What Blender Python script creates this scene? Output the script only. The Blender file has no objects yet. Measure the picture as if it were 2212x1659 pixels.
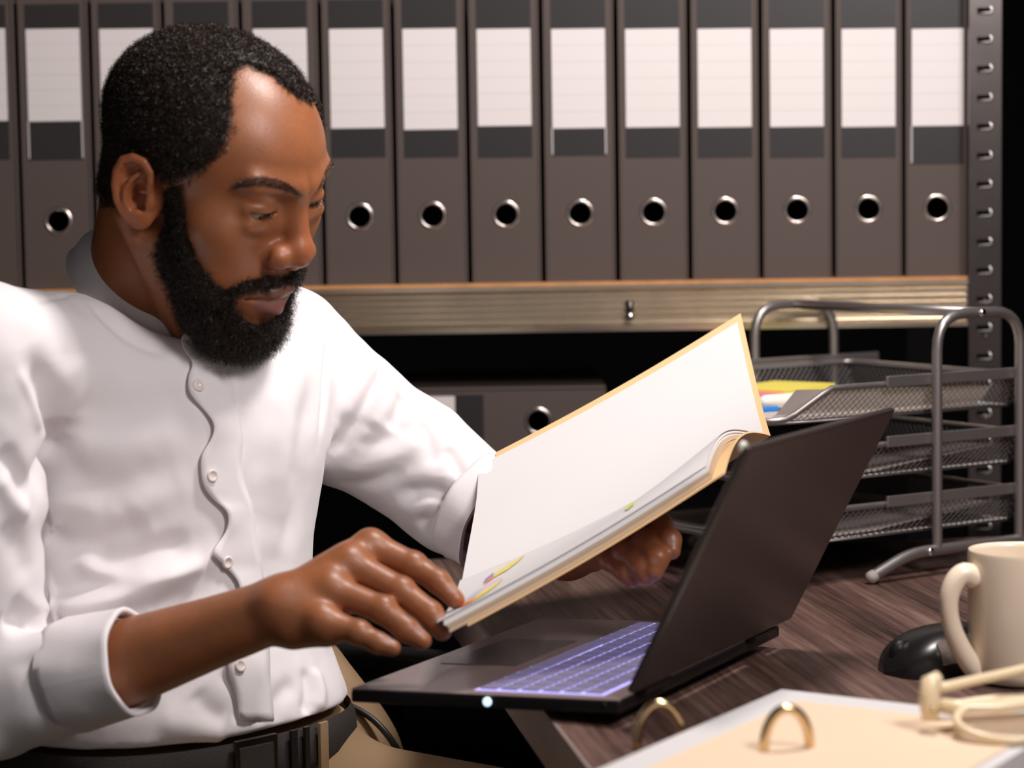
import bpy, bmesh, math, random
import numpy as np
from concurrent.futures import ThreadPoolExecutor
from mathutils import Vector, Matrix
from mathutils.bvhtree import BVHTree

# ------------------------------------------------------------------ camera, world, lights, exposure
SC = bpy.context.scene
FPX, CX, CY = 4800.0, 1106.0, 829.5
CAM = np.array([0.0, 0.0, 1.115])
PITCH = math.radians(4.55)
ROLL = 0.015
DESK_Z = 0.74
_f = np.array([0, math.cos(PITCH), -math.sin(PITCH)])
_u0 = np.array([0, math.sin(PITCH), math.cos(PITCH)])
_r0 = np.array([1.0, 0, 0])
CR = _r0 * math.cos(ROLL) - _u0 * math.sin(ROLL)
CU = _u0 * math.cos(ROLL) + _r0 * math.sin(ROLL)

def ray(u, v):
    return _f + CR * ((u - CX) / FPX) - CU * ((v - CY) / FPX)
def PY(u, v, y):
    d = ray(u, v)
    return CAM + d * (y / d[1])
def PZ(u, v, z):
    d = ray(u, v)
    return CAM + d * ((z - CAM[2]) / d[2])
def proj(p):
    q = np.asarray(p, float) - CAM
    w = q @ _f
    return np.stack([CX + FPX * (q @ CR) / w, CY - FPX * (q @ CU) / w], -1)

cam_data = bpy.data.cameras.new('camera')
cam_data.sensor_width = 36.0
cam_data.sensor_fit = 'HORIZONTAL'
cam_data.lens = FPX / 2212.0 * 36.0
cam_data.clip_start = 0.05
cam_data.dof.use_dof = True
cam_data.dof.focus_distance = 1.96
cam_data.dof.aperture_fstop = 4.4
cam = bpy.data.objects.new('camera', cam_data)
SC.collection.objects.link(cam)
_m = Matrix((( CR[0], CU[0], -_f[0], CAM[0]), (CR[1], CU[1], -_f[1], CAM[1]), (CR[2], CU[2], -_f[2], CAM[2]), (0, 0, 0, 1)))
cam.matrix_world = _m
SC.camera = cam

world = bpy.data.worlds.new('room_ambient')
SC.world = world
world.use_nodes = True
world.node_tree.nodes['Background'].inputs[0].default_value = (1.0, 0.90, 0.87, 1)
world.node_tree.nodes['Background'].inputs[1].default_value = 0.2

def area_light(name, loc, target, size, power, color, size_y=None):
    ld = bpy.data.lights.new(name, 'AREA')
    ld.energy = power
    ld.color = color
    ld.size = size
    if size_y:
        ld.shape = 'RECTANGLE'; ld.size_y = size_y
    o = bpy.data.objects.new(name, ld)
    SC.collection.objects.link(o)
    o.location = loc
    o.rotation_euler = (Vector(target) - Vector(loc)).to_track_quat('-Z', 'Y').to_euler()
    return o
area_light('desk_key_light', (0.38, 1.76, 2.08), (0.02, 1.90, 0.9), 0.24, 16.5, (1.0, 0.925, 0.89))
area_light('room_fill_light', (0.85, 0.72, 1.95), (-0.12, 2.1, 1.0), 0.38, 17.0, (1.0, 0.93, 0.92))

SC.view_settings.view_transform = 'Standard'
SC.view_settings.look = 'None'
SC.view_settings.gamma = 1.0
SC.view_settings.use_curve_mapping = False
SC.view_settings.exposure = 0.12

# ------------------------------------------------------------------ helpers
rng = np.random.default_rng(7)
COL = SC.collection

def srgb(r, g, b):
    def c(x):
        x /= 255.0
        return x / 12.92 if x <= 0.04045 else ((x + 0.055) / 1.055) ** 2.4
    return (c(r), c(g), c(b), 1.0)

def mat(name, col, rough=0.5, metal=0.0, spec=0.5, bump=0.0, bscale=200.0, emit=None, estr=0.0,
        var=0.0, vscale=30.0, sss=0.0, coat=0.0, alpha=1.0, trans=0.0, sheen=0.0):
    m = bpy.data.materials.new(name)
    m.use_nodes = True
    nt = m.node_tree
    b = nt.nodes['Principled BSDF']
    b.inputs['Base Color'].default_value = col
    b.inputs['Roughness'].default_value = rough
    b.inputs['Metallic'].default_value = metal
    b.inputs['Specular IOR Level'].default_value = spec
    b.inputs['Coat Weight'].default_value = coat
    b.inputs['Alpha'].default_value = alpha
    b.inputs['Transmission Weight'].default_value = trans
    b.inputs['Sheen Weight'].default_value = sheen
    if sss:
        b.inputs['Subsurface Weight'].default_value = sss
        b.inputs['Subsurface Radius'].default_value = (1.0, 0.35, 0.2)
        b.inputs['Subsurface Scale'].default_value = 0.004
    if emit:
        b.inputs['Emission Color'].default_value = emit
        b.inputs['Emission Strength'].default_value = estr
    tc = nt.nodes.new('ShaderNodeTexCoord')
    if bump:
        n = nt.nodes.new('ShaderNodeTexNoise')
        n.inputs['Scale'].default_value = bscale
        n.inputs['Detail'].default_value = 4
        nt.links.new(tc.outputs['Object'], n.inputs['Vector'])
        bp = nt.nodes.new('ShaderNodeBump')
        bp.inputs['Strength'].default_value = bump
        bp.inputs['Distance'].default_value = 0.001
        nt.links.new(n.outputs['Fac'], bp.inputs['Height'])
        nt.links.new(bp.outputs['Normal'], b.inputs['Normal'])
    if var:
        n = nt.nodes.new('ShaderNodeTexNoise')
        n.inputs['Scale'].default_value = vscale
        n.inputs['Detail'].default_value = 5
        nt.links.new(tc.outputs['Object'], n.inputs['Vector'])
        mx = nt.nodes.new('ShaderNodeMix'); mx.data_type = 'RGBA'
        mx.inputs[6].default_value = tuple(c * (1 - var) for c in col[:3]) + (1,)
        mx.inputs[7].default_value = tuple(min(1, c * (1 + var)) for c in col[:3]) + (1,)
        nt.links.new(n.outputs['Fac'], mx.inputs[0])
        nt.links.new(mx.outputs[2], b.inputs['Base Color'])
    return m

class MB:
    """collects shapes into one mesh"""
    def __init__(s):
        s.v = []; s.f = []
    def add(s, vs, fs):
        o = len(s.v)
        s.v += [tuple(float(c) for c in p) for p in vs]
        s.f += [tuple(i + o for i in f) for f in fs]
        return s
    def box(s, lo, hi, M=None):
        x0, y0, z0 = lo; x1, y1, z1 = hi
        vs = [(x0,y0,z0),(x1,y0,z0),(x1,y1,z0),(x0,y1,z0),(x0,y0,z1),(x1,y0,z1),(x1,y1,z1),(x0,y1,z1)]
        if M is not None: vs = [M @ Vector(p) for p in vs]
        return s.add(vs, [(3,2,1,0),(4,5,6,7),(0,1,5,4),(1,2,6,5),(2,3,7,6),(3,0,4,7)])
    def tube(s, pts, r, n=10, cap=True, closed=False):
        P = [np.array(p, float) for p in pts]
        m = len(P)
        R = list(r) if hasattr(r, '__len__') else [r] * m
        T = []
        for i in range(m):
            a = P[(i - 1) % m] if (closed or i > 0) else P[i]
            b = P[(i + 1) % m] if (closed or i < m - 1) else P[i]
            t = b - a
            T.append(t / (np.linalg.norm(t) + 1e-12))
        ref = np.array([0, 0, 1.0])
        if abs(T[0] @ ref) > 0.9: ref = np.array([1.0, 0, 0])
        nrm = np.cross(T[0], ref); nrm /= np.linalg.norm(nrm)
        vs = []
        for i in range(m):
            nrm = nrm - T[i] * (nrm @ T[i]); nrm /= np.linalg.norm(nrm)
            bi = np.cross(T[i], nrm)
            for k in range(n):
                a = 2 * math.pi * k / n
                vs.append(P[i] + R[i] * (nrm * math.cos(a) + bi * math.sin(a)))
        fs = []
        for i in range(m if closed else m - 1):
            j = (i + 1) % m
            for k in range(n):
                k2 = (k + 1) % n
                fs.append((i*n+k, i*n+k2, j*n+k2, j*n+k))
        if cap and not closed:
            fs.append(tuple(range(n - 1, -1, -1)))
            fs.append(tuple((m-1)*n + k for k in range(n)))
        return s.add(vs, fs)
    def lathe(s, prof, n=48, M=None):
        vs = []; fs = []
        for (r, z) in prof:
            for k in range(n):
                a = 2 * math.pi * k / n
                p = Vector((r * math.cos(a), r * math.sin(a), z))
                vs.append(M @ p if M is not None else p)
        for i in range(len(prof) - 1):
            for k in range(n):
                k2 = (k + 1) % n
                fs.append((i*n+k, i*n+k2, (i+1)*n+k2, (i+1)*n+k))
        return s.add(vs, fs)
    def grid(s, G, thick=0.0):
        """G[i][j] -> points; optional thickness along the local normal gives a closed slab"""
        G = np.array(G, float); a, b = G.shape[:2]
        du = np.gradient(G, axis=0); dv = np.gradient(G, axis=1)
        N = np.cross(du, dv); N /= (np.linalg.norm(N, axis=-1, keepdims=True) + 1e-12)
        if thick == 0:
            vs = G.reshape(-1, 3)
            return s.add(vs, [(i*b+j, (i+1)*b+j, (i+1)*b+j+1, i*b+j+1) for i in range(a-1) for j in range(b-1)])
        vs = np.concatenate([(G + N*thick/2).reshape(-1, 3), (G - N*thick/2).reshape(-1, 3)])
        o = a * b
        fs = []
        for i in range(a-1):
            for j in range(b-1):
                q = (i*b+j, (i+1)*b+j, (i+1)*b+j+1, i*b+j+1)
                fs.append(q); fs.append(tuple(k + o for k in q[::-1]))
        ring = [(i, 0) for i in range(a)] + [(a-1, j) for j in range(1, b)] + [(i, b-1) for i in range(a-2, -1, -1)] + [(0, j) for j in range(b-2, 0, -1)]
        ids = [i*b+j for i, j in ring]
        for k in range(len(ids)):
            p, q = ids[k], ids[(k+1) % len(ids)]
            fs.append((q, p, p + o, q + o))
        return s.add(vs, fs)
    def build(s, name, m, parent=None, smooth=False, bevel=0.0, auto=None):
        me = bpy.data.meshes.new(name)
        me.from_pydata(s.v, [], s.f)
        if bevel:
            bm = bmesh.new(); bm.from_mesh(me)
            bmesh.ops.remove_doubles(bm, verts=bm.verts, dist=1e-6)
            ed = [e for e in bm.edges if len(e.link_faces) == 2 and e.calc_face_angle(0) > 0.6]
            bmesh.ops.bevel(bm, geom=ed, offset=bevel, segments=2, affect='EDGES', profile=0.5, clamp_overlap=True)
            bm.to_mesh(me); bm.free()
        me.validate(); me.update()
        if m is not None: me.materials.append(m)
        o = bpy.data.objects.new(name, me)
        COL.objects.link(o)
        if parent is not None: o.parent = parent
        if smooth:
            me.polygons.foreach_set('use_smooth', [True] * len(me.polygons))
            if auto:
                try: me.set_sharp_from_angle(angle=auto)
                except Exception: pass
        return o

def np_mesh(name, V, F, m, parent=None, smooth=True):
    me = bpy.data.meshes.new(name)
    V = np.asarray(V, np.float32); F = np.asarray(F, np.int32)
    k = F.shape[1]
    me.vertices.add(len(V)); me.vertices.foreach_set('co', V.ravel())
    me.loops.add(F.size); me.loops.foreach_set('vertex_index', F.ravel())
    me.polygons.add(len(F))
    me.polygons.foreach_set('loop_start', np.arange(0, F.size, k, dtype=np.int32))
    me.update(calc_edges=True)
    if smooth: me.polygons.foreach_set('use_smooth', np.ones(len(F), bool))
    if m is not None: me.materials.append(m)
    o = bpy.data.objects.new(name, me); COL.objects.link(o)
    if parent is not None: o.parent = parent
    return o

def empty(name, loc=(0, 0, 0)):
    o = bpy.data.objects.new(name, None); COL.objects.link(o)
    o.location = loc; o.empty_display_size = 0.05
    return o
def tag(o, label=None, cat=None, group=None, kind=None):
    if label: o['label'] = label
    if cat: o['category'] = cat
    if group: o['group'] = group
    if kind: o['kind'] = kind
    return o
def at_base(root, loc):
    """move an empty to its base, keeping children where they are"""
    root.location = loc
    inv = Matrix.Translation(Vector(loc)).inverted()
    for c in root.children: c.matrix_parent_inverse = inv
def copy_tree(o, parent=None, off=None):
    c = o.copy(); COL.objects.link(c)
    c.parent = parent
    for ch in o.children: copy_tree(ch, c)
    return c
def spline(pts, n):
    """Catmull-Rom through pts"""
    P = np.array(pts, float)
    P = np.vstack([2*P[0]-P[1], P, 2*P[-1]-P[-2]])
    t = np.linspace(0, len(pts) - 1 - 1e-9, n)
    i = t.astype(int); f = (t - i)[:, None]
    a, b, c, d = P[i], P[i+1], P[i+2], P[i+3]
    return 0.5 * (2*b + (c-a)*f + (2*a-5*b+4*c-d)*f*f + (3*b-a-3*c+d)*f**3)
# ------------------------------------------------------------------ materials
M_metal = mat('galvanised_steel', (0.74, 0.66, 0.54, 1), 0.26, 1.0, var=0.15, vscale=25)
M_post = mat('slotted_post_steel', (0.13, 0.115, 0.11, 1), 0.28, 1.0, var=0.2, vscale=20)
M_tray = mat('silver_paint', (0.36, 0.33, 0.32, 1), 0.38, 0.85)
M_traydark = mat('silver_paint_mesh', (0.30, 0.275, 0.265, 1), 0.42, 0.85)
M_chrome = mat('screw_chrome', (0.75, 0.74, 0.72, 1), 0.18, 1.0)
M_binder = mat('binder_board', (0.092, 0.070, 0.062, 1), 0.62, spec=0.3, bump=0.08, bscale=500)
M_pocket = mat('binder_pocket', (0.026, 0.023, 0.024, 1), 0.4, spec=0.4)
M_dark = mat('dark_matte', (0.008, 0.0075, 0.0075, 1), 0.8, spec=0.15)
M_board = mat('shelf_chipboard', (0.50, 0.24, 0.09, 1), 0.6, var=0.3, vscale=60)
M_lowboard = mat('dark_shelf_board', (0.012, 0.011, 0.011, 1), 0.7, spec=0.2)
M_paper = mat('white_paper', (0.63, 0.612, 0.61, 1), 0.7, spec=0.2, bump=0.02, bscale=40)
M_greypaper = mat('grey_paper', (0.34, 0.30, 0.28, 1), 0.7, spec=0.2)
M_manila = mat('manila_card', (0.72, 0.47, 0.24, 1), 0.6, spec=0.25, bump=0.03, bscale=80)
M_peach = mat('peach_card', (0.78, 0.60, 0.43, 1), 0.6, spec=0.25)
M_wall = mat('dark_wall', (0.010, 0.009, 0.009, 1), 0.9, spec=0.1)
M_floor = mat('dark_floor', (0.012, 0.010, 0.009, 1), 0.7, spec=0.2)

def label_mat():
    m = mat('ruled_label_card', (0.76, 0.71, 0.70, 1), 0.55, spec=0.3)
    nt = m.node_tree; b = nt.nodes['Principled BSDF']
    tc = nt.nodes.new('ShaderNodeTexCoord')
    sep = nt.nodes.new('ShaderNodeSeparateXYZ')
    nt.links.new(tc.outputs['Generated'], sep.inputs[0])
    mul = nt.nodes.new('ShaderNodeMath'); mul.operation = 'MULTIPLY'; mul.inputs[1].default_value = 6.0
    fr = nt.nodes.new('ShaderNodeMath'); fr.operation = 'FRACT'
    lt = nt.nodes.new('ShaderNodeMath'); lt.operation = 'LESS_THAN'; lt.inputs[1].default_value = 0.035
    nt.links.new(sep.outputs[2], mul.inputs[0]); nt.links.new(mul.outputs[0], fr.inputs[0]); nt.links.new(fr.outputs[0], lt.inputs[0])
    mx = nt.nodes.new('ShaderNodeMix'); mx.data_type = 'RGBA'
    mx.inputs[6].default_value = (0.76, 0.71, 0.70, 1); mx.inputs[7].default_value = (0.60, 0.55, 0.54, 1)
    nt.links.new(lt.outputs[0], mx.inputs[0]); nt.links.new(mx.outputs[2], b.inputs['Base Color'])
    return m
M_label = label_mat()

def wood_mat():
    m = mat('dark_wood_laminate', (0.12, 0.06, 0.045, 1), 0.42, spec=0.4)
    nt = m.node_tree; b = nt.nodes['Principled BSDF']
    tc = nt.nodes.new('ShaderNodeTexCoord')
    mp = nt.nodes.new('ShaderNodeMapping')
    mp.inputs['Scale'].default_value = (170.0, 5.0, 1.0)
    nt.links.new(tc.outputs['Object'], mp.inputs['Vector'])
    n = nt.nodes.new('ShaderNodeTexNoise'); n.inputs['Scale'].default_value = 1.0; n.inputs['Detail'].default_value = 7; n.inputs['Roughness'].default_value = 0.65
    nt.links.new(mp.outputs[0], n.inputs['Vector'])
    mp2 = nt.nodes.new('ShaderNodeMapping'); mp2.inputs['Scale'].default_value = (22.0, 2.5, 1.0)
    nt.links.new(tc.outputs['Object'], mp2.inputs['Vector'])
    n2 = nt.nodes.new('ShaderNodeTexNoise'); n2.inputs['Scale'].default_value = 1.0; n2.inputs['Detail'].default_value = 5
    nt.links.new(mp2.outputs[0], n2.inputs['Vector'])
    ad = nt.nodes.new('ShaderNodeMath'); ad.operation = 'ADD'
    nt.links.new(n.outputs['Fac'], ad.inputs[0]); nt.links.new(n2.outputs['Fac'], ad.inputs[1])
    hf = nt.nodes.new('ShaderNodeMath'); hf.operation = 'MULTIPLY'; hf.inputs[1].default_value = 0.5
    nt.links.new(ad.outputs[0], hf.inputs[0])
    cr = nt.nodes.new('ShaderNodeValToRGB')
    e = cr.color_ramp.elements
    e[0].position = 0.36; e[0].color = (0.022, 0.013, 0.011, 1)
    e[1].position = 0.66; e[1].color = (0.24, 0.150, 0.122, 1)
    k = e.new(0.50); k.color = (0.105, 0.058, 0.046, 1)
    nt.links.new(hf.outputs[0], cr.inputs[0]); nt.links.new(cr.outputs[0], b.inputs['Base Color'])
    bp = nt.nodes.new('ShaderNodeBump'); bp.inputs['Strength'].default_value = 0.35; bp.inputs['Distance'].default_value = 0.0008
    nt.links.new(n.outputs['Fac'], bp.inputs['Height']); nt.links.new(bp.outputs[0], b.inputs['Normal'])
    return m
M_wood = wood_mat()
M_edge = mat('desk_edge_band', (0.27, 0.20, 0.18, 1), 0.45, var=0.15, vscale=40)

# ------------------------------------------------------------------ the setting
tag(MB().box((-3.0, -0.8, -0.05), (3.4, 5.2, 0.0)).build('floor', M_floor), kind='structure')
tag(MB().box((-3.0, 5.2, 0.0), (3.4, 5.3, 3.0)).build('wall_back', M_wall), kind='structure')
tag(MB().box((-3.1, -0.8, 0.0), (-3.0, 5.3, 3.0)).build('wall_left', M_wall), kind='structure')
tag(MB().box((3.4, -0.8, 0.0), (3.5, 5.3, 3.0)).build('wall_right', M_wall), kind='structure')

tag(MB().box((-3.1, -0.8, 3.0), (3.5, 5.3, 3.1)).build('ceiling', M_wall), kind='structure')

# ------------------------------------------------------------------ steel shelving
SH_Y = 2.55                      # plane of the binder spines
BEAM_Y = SH_Y - 0.022
shelf_top = PY(1400, 606, SH_Y)[2]
beam_top = PY(1400, 614, BEAM_Y)[2]
beam_bot = PY(1400, 713, BEAM_Y)[2]
post_x0 = PY(2099, 400, BEAM_Y - 0.004)[0]
post_x1 = PY(2163, 400, BEAM_Y - 0.004)[0]
SHX0 = -0.80
shelf = empty('metal_shelving_unit')
tag(shelf, 'galvanised steel shelving unit with slotted post holding the row of upright binders', 'shelf')
# chipboard deck
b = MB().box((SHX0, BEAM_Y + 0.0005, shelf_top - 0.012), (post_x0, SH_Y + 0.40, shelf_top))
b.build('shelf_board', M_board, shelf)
# ridged front beam : extruded profile
H = beam_top - beam_bot
prof = [(0.016, H), (0.0, H), (-0.003, H * 0.985), (-0.003, H * 0.90)]
for k in range(5):
    zc = H * (0.82 - 0.145 * k)
    prof += [(0.0015, zc + H*0.055), (0.0012, zc + H*0.03), (-0.0026, zc - H*0.005), (-0.0026, zc - H*0.03), (0.0015, zc - H*0.07)]
prof += [(0.0, H*0.12), (-0.003, H*0.10), (-0.003, 0.0), (0.018, 0.0)]
G = [[(x, BEAM_Y + y, beam_bot + z) for (y, z) in prof] for x in np.linspace(SHX0, post_x0 + 0.002, 3)]
beam = MB().grid(G, 0.0012).build('beam', M_metal, shelf)
# rivet / clip slot in the beam
bu = PY(1361, 668, BEAM_Y - 0.004)
rv = MB()
rv.tube([bu + np.array([0, -0.001, 0.010]), bu + np.array([0, -0.0015, -0.008])], 0.0042, 10)
rv.build('beam_clip', M_post, shelf, smooth=True)
Mv = Matrix.Translation(Vector(bu) + Vector((0, -0.005, -0.008))) @ Matrix.Rotation(math.pi/2, 4, 'X')
MB().lathe([(0.0001, 0.003), (0.003, 0.0025), (0.0048, 0.0), (0.0048, -0.003)], 16, Mv).build('rivet', M_chrome, shelf, smooth=True)
M_lip = mat('lit_steel_lip', (0.80, 0.76, 0.74, 1), 0.30, 1.0)  # post steel made brighter: light caught on slot edges put into the colour
# slotted post
PW = post_x1 - post_x0
post = empty('post'); post.parent = shelf
PYF = BEAM_Y - 0.004
def Pz(v): return PY(2125, v, PYF)[2]
pitch = (Pz(0) - Pz(625)) / 10.0
z0 = Pz(22)
slots = [z0 - pitch * k for k in range(-1, 26)]
PB, PT = 0.02, 1.42
sx0, sx1, sh = PW*0.17, PW*0.62, 0.0055
mb = MB()
mb.box((post_x0, PYF, PB), (post_x0 + sx0, PYF + 0.0018, PT))
mb.box((post_x0 + sx1, PYF, PB), (post_x1, PYF + 0.0018, PT))
zs = sorted(slots)
prev = PB
for z in zs:
    if z - sh/2 > prev and z + sh/2 < PT:
        mb.box((post_x0 + sx0, PYF, prev), (post_x0 + sx1, PYF + 0.0018, z - sh/2)); prev = z + sh/2
mb.box((post_x0 + sx0, PYF, prev), (post_x0 + sx1, PYF + 0.0018, PT))
mb.box((post_x0, PYF + 0.0018, PB), (post_x0 + 0.0018, PYF + 0.034, PT))
mb.box((post_x0 - 0.0035, PYF - 0.002, PB), (post_x0 + 0.0005, PYF + 0.004, PT))
mb.build('post_face', M_post, post)
mb0 = MB()
zz = 0.0
a = np.array([post_x0 + sx0 + 0.001, PYF - 0.0003, zz - sh/2 - 0.0005]); c = np.array([post_x0 + sx1, PYF - 0.0003, zz - sh/2 - 0.0005])
mb0.tube([a, c, c + np.array([0.0012, 0, 0.002]), c + np.array([0.0012, 0, 0.0055]), c + np.array([-0.0012, 0, 0.0085])], [0.0018, 0.0020, 0.0022, 0.0016, 0.0010], 8)
lip = None
for k, z in enumerate(zs):
    if lip is None:
        lip = mb0.build('slot_lip', M_lip, post, smooth=True); o = lip
    else:
        o = lip.copy(); COL.objects.link(o); o.parent = post
    o.location = (0, 0, z)
for v in (652, 722, 900):
    p = PY(2128, v, PYF - 0.0006)
    Mv = Matrix.Translation(Vector(p)) @ Matrix.Rotation(math.pi/2, 4, 'X')
    MB().lathe([(0.0014, -0.001), (0.0018, 0.0008), (0.0030, 0.0008), (0.0034, -0.0008)], 16, Mv).build('bolt_hole_rim', M_post, post, smooth=True)
# rear post and far left post, lower deck
MB().box((post_x0, SH_Y + 0.39, 0.02), (post_x1, SH_Y + 0.40, 1.42)).build('rear_post', M_dark, shelf)
MB().box((SHX0 - 0.03, PYF, 0.02), (SHX0, PYF + 0.034, 1.42)).build('left_post', M_post, shelf)
MB().box((SHX0 - 0.03, SH_Y + 0.39, 0.02), (SHX0, SH_Y + 0.40, 1.42)).build('rear_post', M_dark, shelf)
low_top = PY(1100, 982, SH_Y + 0.01)[2]
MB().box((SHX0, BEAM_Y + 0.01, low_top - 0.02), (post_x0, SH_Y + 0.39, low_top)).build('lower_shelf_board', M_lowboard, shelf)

at_base(shelf, (0.0, SH_Y + 0.1, 0.0))

# ------------------------------------------------------------------ lever arch binders
def make_binder(w, h=0.331, d=0.285):
    """upright, spine towards -y, base at z=0, centred on x; returns root empty"""
    r = empty('lever_arch_binder')
    t = 0.0024
    hz, hr = h * 0.236, 0.0125
    # spine plate with a real hole
    n = 40
    x1, z1 = w/2, h
    ring_f = [(hr*math.cos(2*math.pi*k/n), hz + hr*math.sin(2*math.pi*k/n)) for k in range(n)]
    def outer(k):
        a = 2*math.pi*k/n; c, s_ = math.cos(a), math.sin(a)
        q = 0.034
        m = max(abs(c), abs(s_)); return (q*c/m, hz + q*s_/m)
    out = [outer(k) for k in range(n)]
    vs = []; fs = []
    for (x, z) in ring_f: vs.append((x, 0, z))
    for (x, z) in out: vs.append((x, 0, z))
    for (x, z) in ring_f: vs.append((x, t, z))
    for k in range(n):
        k2 = (k+1) % n
        fs.append((k, n+k, n+k2, k2)[::-1]); fs.append((k, k2, 2*n+k2, 2*n+k)[::-1])
    mb = MB().add(vs, fs)
    q = 0.034
    def quad(xa, xb, za, zb): mb.add([(xa,0,za),(xb,0,za),(xb,0,zb),(xa,0,zb)], [(0,1,2,3)])
    quad(-x1, x1, 0, hz-q); quad(-x1, x1, hz+q, h); quad(-x1, -q, hz-q, hz+q); quad(q, x1, hz-q, hz+q)
    mb.box((-x1, t, 0), (x1, t + 0.0004, hz - q)); mb.box((-x1, t, hz + q), (x1, t + 0.0004, h))
    for s in (-1, 1):
        mb.add([(s*x1,0,0),(s*x1,t+.0004,0),(s*x1,t+.0004,h),(s*x1,0,h)], [(0,1,2,3)] if s > 0 else [(3,2,1,0)])
    mb.add([(-x1,0,0),(x1,0,0),(x1,t,0),(-x1,t,0)], [(3,2,1,0)]); mb.add([(-x1,0,h),(x1,0,h),(x1,t,h),(-x1,t,h)], [(0,1,2,3)])
    mb.build('spine', M_binder, r)
    for s in (-1, 1):
        xa, xb = sorted((s*(x1 + 0.0003), s*(x1 + 0.0003 + t)))
        MB().box((xa, -0.0012, 0), (xb, d, h)).build('cover', M_binder, r, bevel=0.0006)
    MB().box((-x1 + 0.003, 0.045, 0.006), (x1 - 0.003, d - 0.01, h - 0.012)).build('paper_block', M_dark, r)
    Mv = Matrix.Translation((0, 0, hz)) @ Matrix.Rotation(math.pi/2, 4, 'X')
    MB().lathe([(hr-0.0004, -t), (hr-0.0004, 0.0004), (hr+0.0006, 0.0013), (hr+0.0026, 0.0012), (hr+0.0036, 0.0001)], 48, Mv).build('finger_ring', M_ring, r, smooth=True)
    return r
M_ring = mat('binder_ring_nickel', (0.62, 0.56, 0.52, 1), 0.24, 1.0)

edges = [-120, 40, 199, 357, 524, 694, 851, 1010, 1170, 1331, 1488, 1642, 1799, 1951, 2097]
lab_bot = {0: 262, 1: 262, 2: 262, 3: 275, 4: 275, 5: 277, 6: 280, 7: 272, 8: 277, 9: 275, 10: 275, 11: 274, 12: 274, 13: 272}
poc_bot = {0: 345, 1: 345, 8: 336, 13: 354}
GB = 'upright binders in the row on the steel shelf'
v_lab0 = 62
for i in range(len(edges) - 1):
    xa = PY(edges[i], 300, SH_Y)[0]; xb = PY(edges[i+1], 300, SH_Y)[0]
    w = (xb - xa) - 0.0105
    r = make_binder(w)
    xc = (xa + xb) / 2 + 0.0005
    r.location = (xc, SH_Y + float(rng.uniform(-0.0015, 0.0015)), shelf_top)
    uc = (edges[i] + edges[i+1]) / 2
    def zz(v): return PY(uc, v + 0, SH_Y)[2] - shelf_top
    lw = min(0.0305, w/2 - 0.004)
    pb = poc_bot.get(i, 340)
    MB().box((-lw - 0.0006, -0.0006, zz(pb)), (lw + 0.0006, 0.0, 0.324)).build('label_pocket', M_pocket, r)
    MB().box((-lw, -0.0011, zz(lab_bot[i])), (lw, -0.0006, zz(v_lab0))).build('spine_label', M_label, r)
    if i in (1, 8, 13):
        for s in ((-1, 1) if i != 13 else (-1,)):
            MB().box((s*lw - 0.0009, -0.0012, zz(pb - 3)), (s*lw + 0.0004, -0.0006, zz(lab_bot[i]))).build('pocket_edge', M_paper, r)
    lab = 'dark grey lever arch binder with white ruled spine label standing upright on the steel shelf'
    if i == 13: lab = 'dark grey upright binder beside the slotted steel post, last of the shelf row'
    if i == 7: lab = 'dark grey upright binder whose white spine label is a little shorter than its neighbours'
    if i == 1: lab = 'dark grey upright binder with short white label and pale pocket edges, clear of the man'
    if i == 8: lab = 'dark grey upright binder with thin pale pocket edges below its white spine label, mid row'
    if i == 2: lab = 'dark grey upright binder whose white label is partly covered by the back of the head'
    if i == 3: lab = 'dark grey upright binder hidden behind the crown of the head, its label out of sight'
    if i == 4: lab = 'dark grey upright binder half covered by the forehead, only the label top showing'
    if i == 5: lab = 'dark grey upright binder standing free just beyond the nose and brow'
    tag(r, lab, 'binder', GB)
# binder lying flat on the lower shelf (spine to the room)
fb = make_binder(0.073)
hz_f = 0.331 * 0.236
MB().box((-0.0315, -0.0006, 0.141), (0.0315, 0.0, 0.322)).build('label_pocket', M_pocket, fb)
MB().box((-0.0305, -0.0011, 0.174), (0.0305, -0.0006, 0.295)).build('spine_label', M_label, fb)
hole = PY(1163, 893, SH_Y)
fb.rotation_euler = (0, -math.pi/2, math.radians(0))
fb.location = (hole[0] + hz_f, SH_Y + 0.0, low_top + 0.073/2 + 0.0029)
tag(fb, 'dark grey binder lying flat on its side on the lower shelf behind the folder', 'binder')

# ------------------------------------------------------------------ desk
DA = np.array([0.016, 1.670]); DD = np.array([-0.155, 0.988]); DD /= np.linalg.norm(DD)
DN = np.array([DD[1], -DD[0]])
dang = math.atan2(DN[1], DN[0])
back = DA + DD * 0.70
desk = empty('desk')
DL, DWd, DT = 1.50, 1.50, 0.042
MB().box((0.0015, -DL, -DT), (DWd, 0, 0)).build('desk_top', M_wood, desk, bevel=0.0015)
MB().box((-0.0015, -DL, -DT), (0.0015, 0, -0.0004)).build('edge_band', M_edge, desk)
MB().box((0.45, -DL + 0.05, -0.74), (0.475, -0.30, -DT)).build('side_panel', M_dark, desk)
MB().box((1.40, -DL + 0.05, -0.74), (1.425, -0.05, -DT)).build('side_panel', M_dark, desk)
MB().box((0.45, -0.32, -0.60), (1.40, -0.30, -DT)).build('modesty_panel', M_dark, desk)
desk.location = (back[0], back[1], DESK_Z)
desk.rotation_euler = (0, 0, dang)
tag(desk, 'dark brown wood-grain office desk with pale edge band under the laptop', 'desk')
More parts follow.
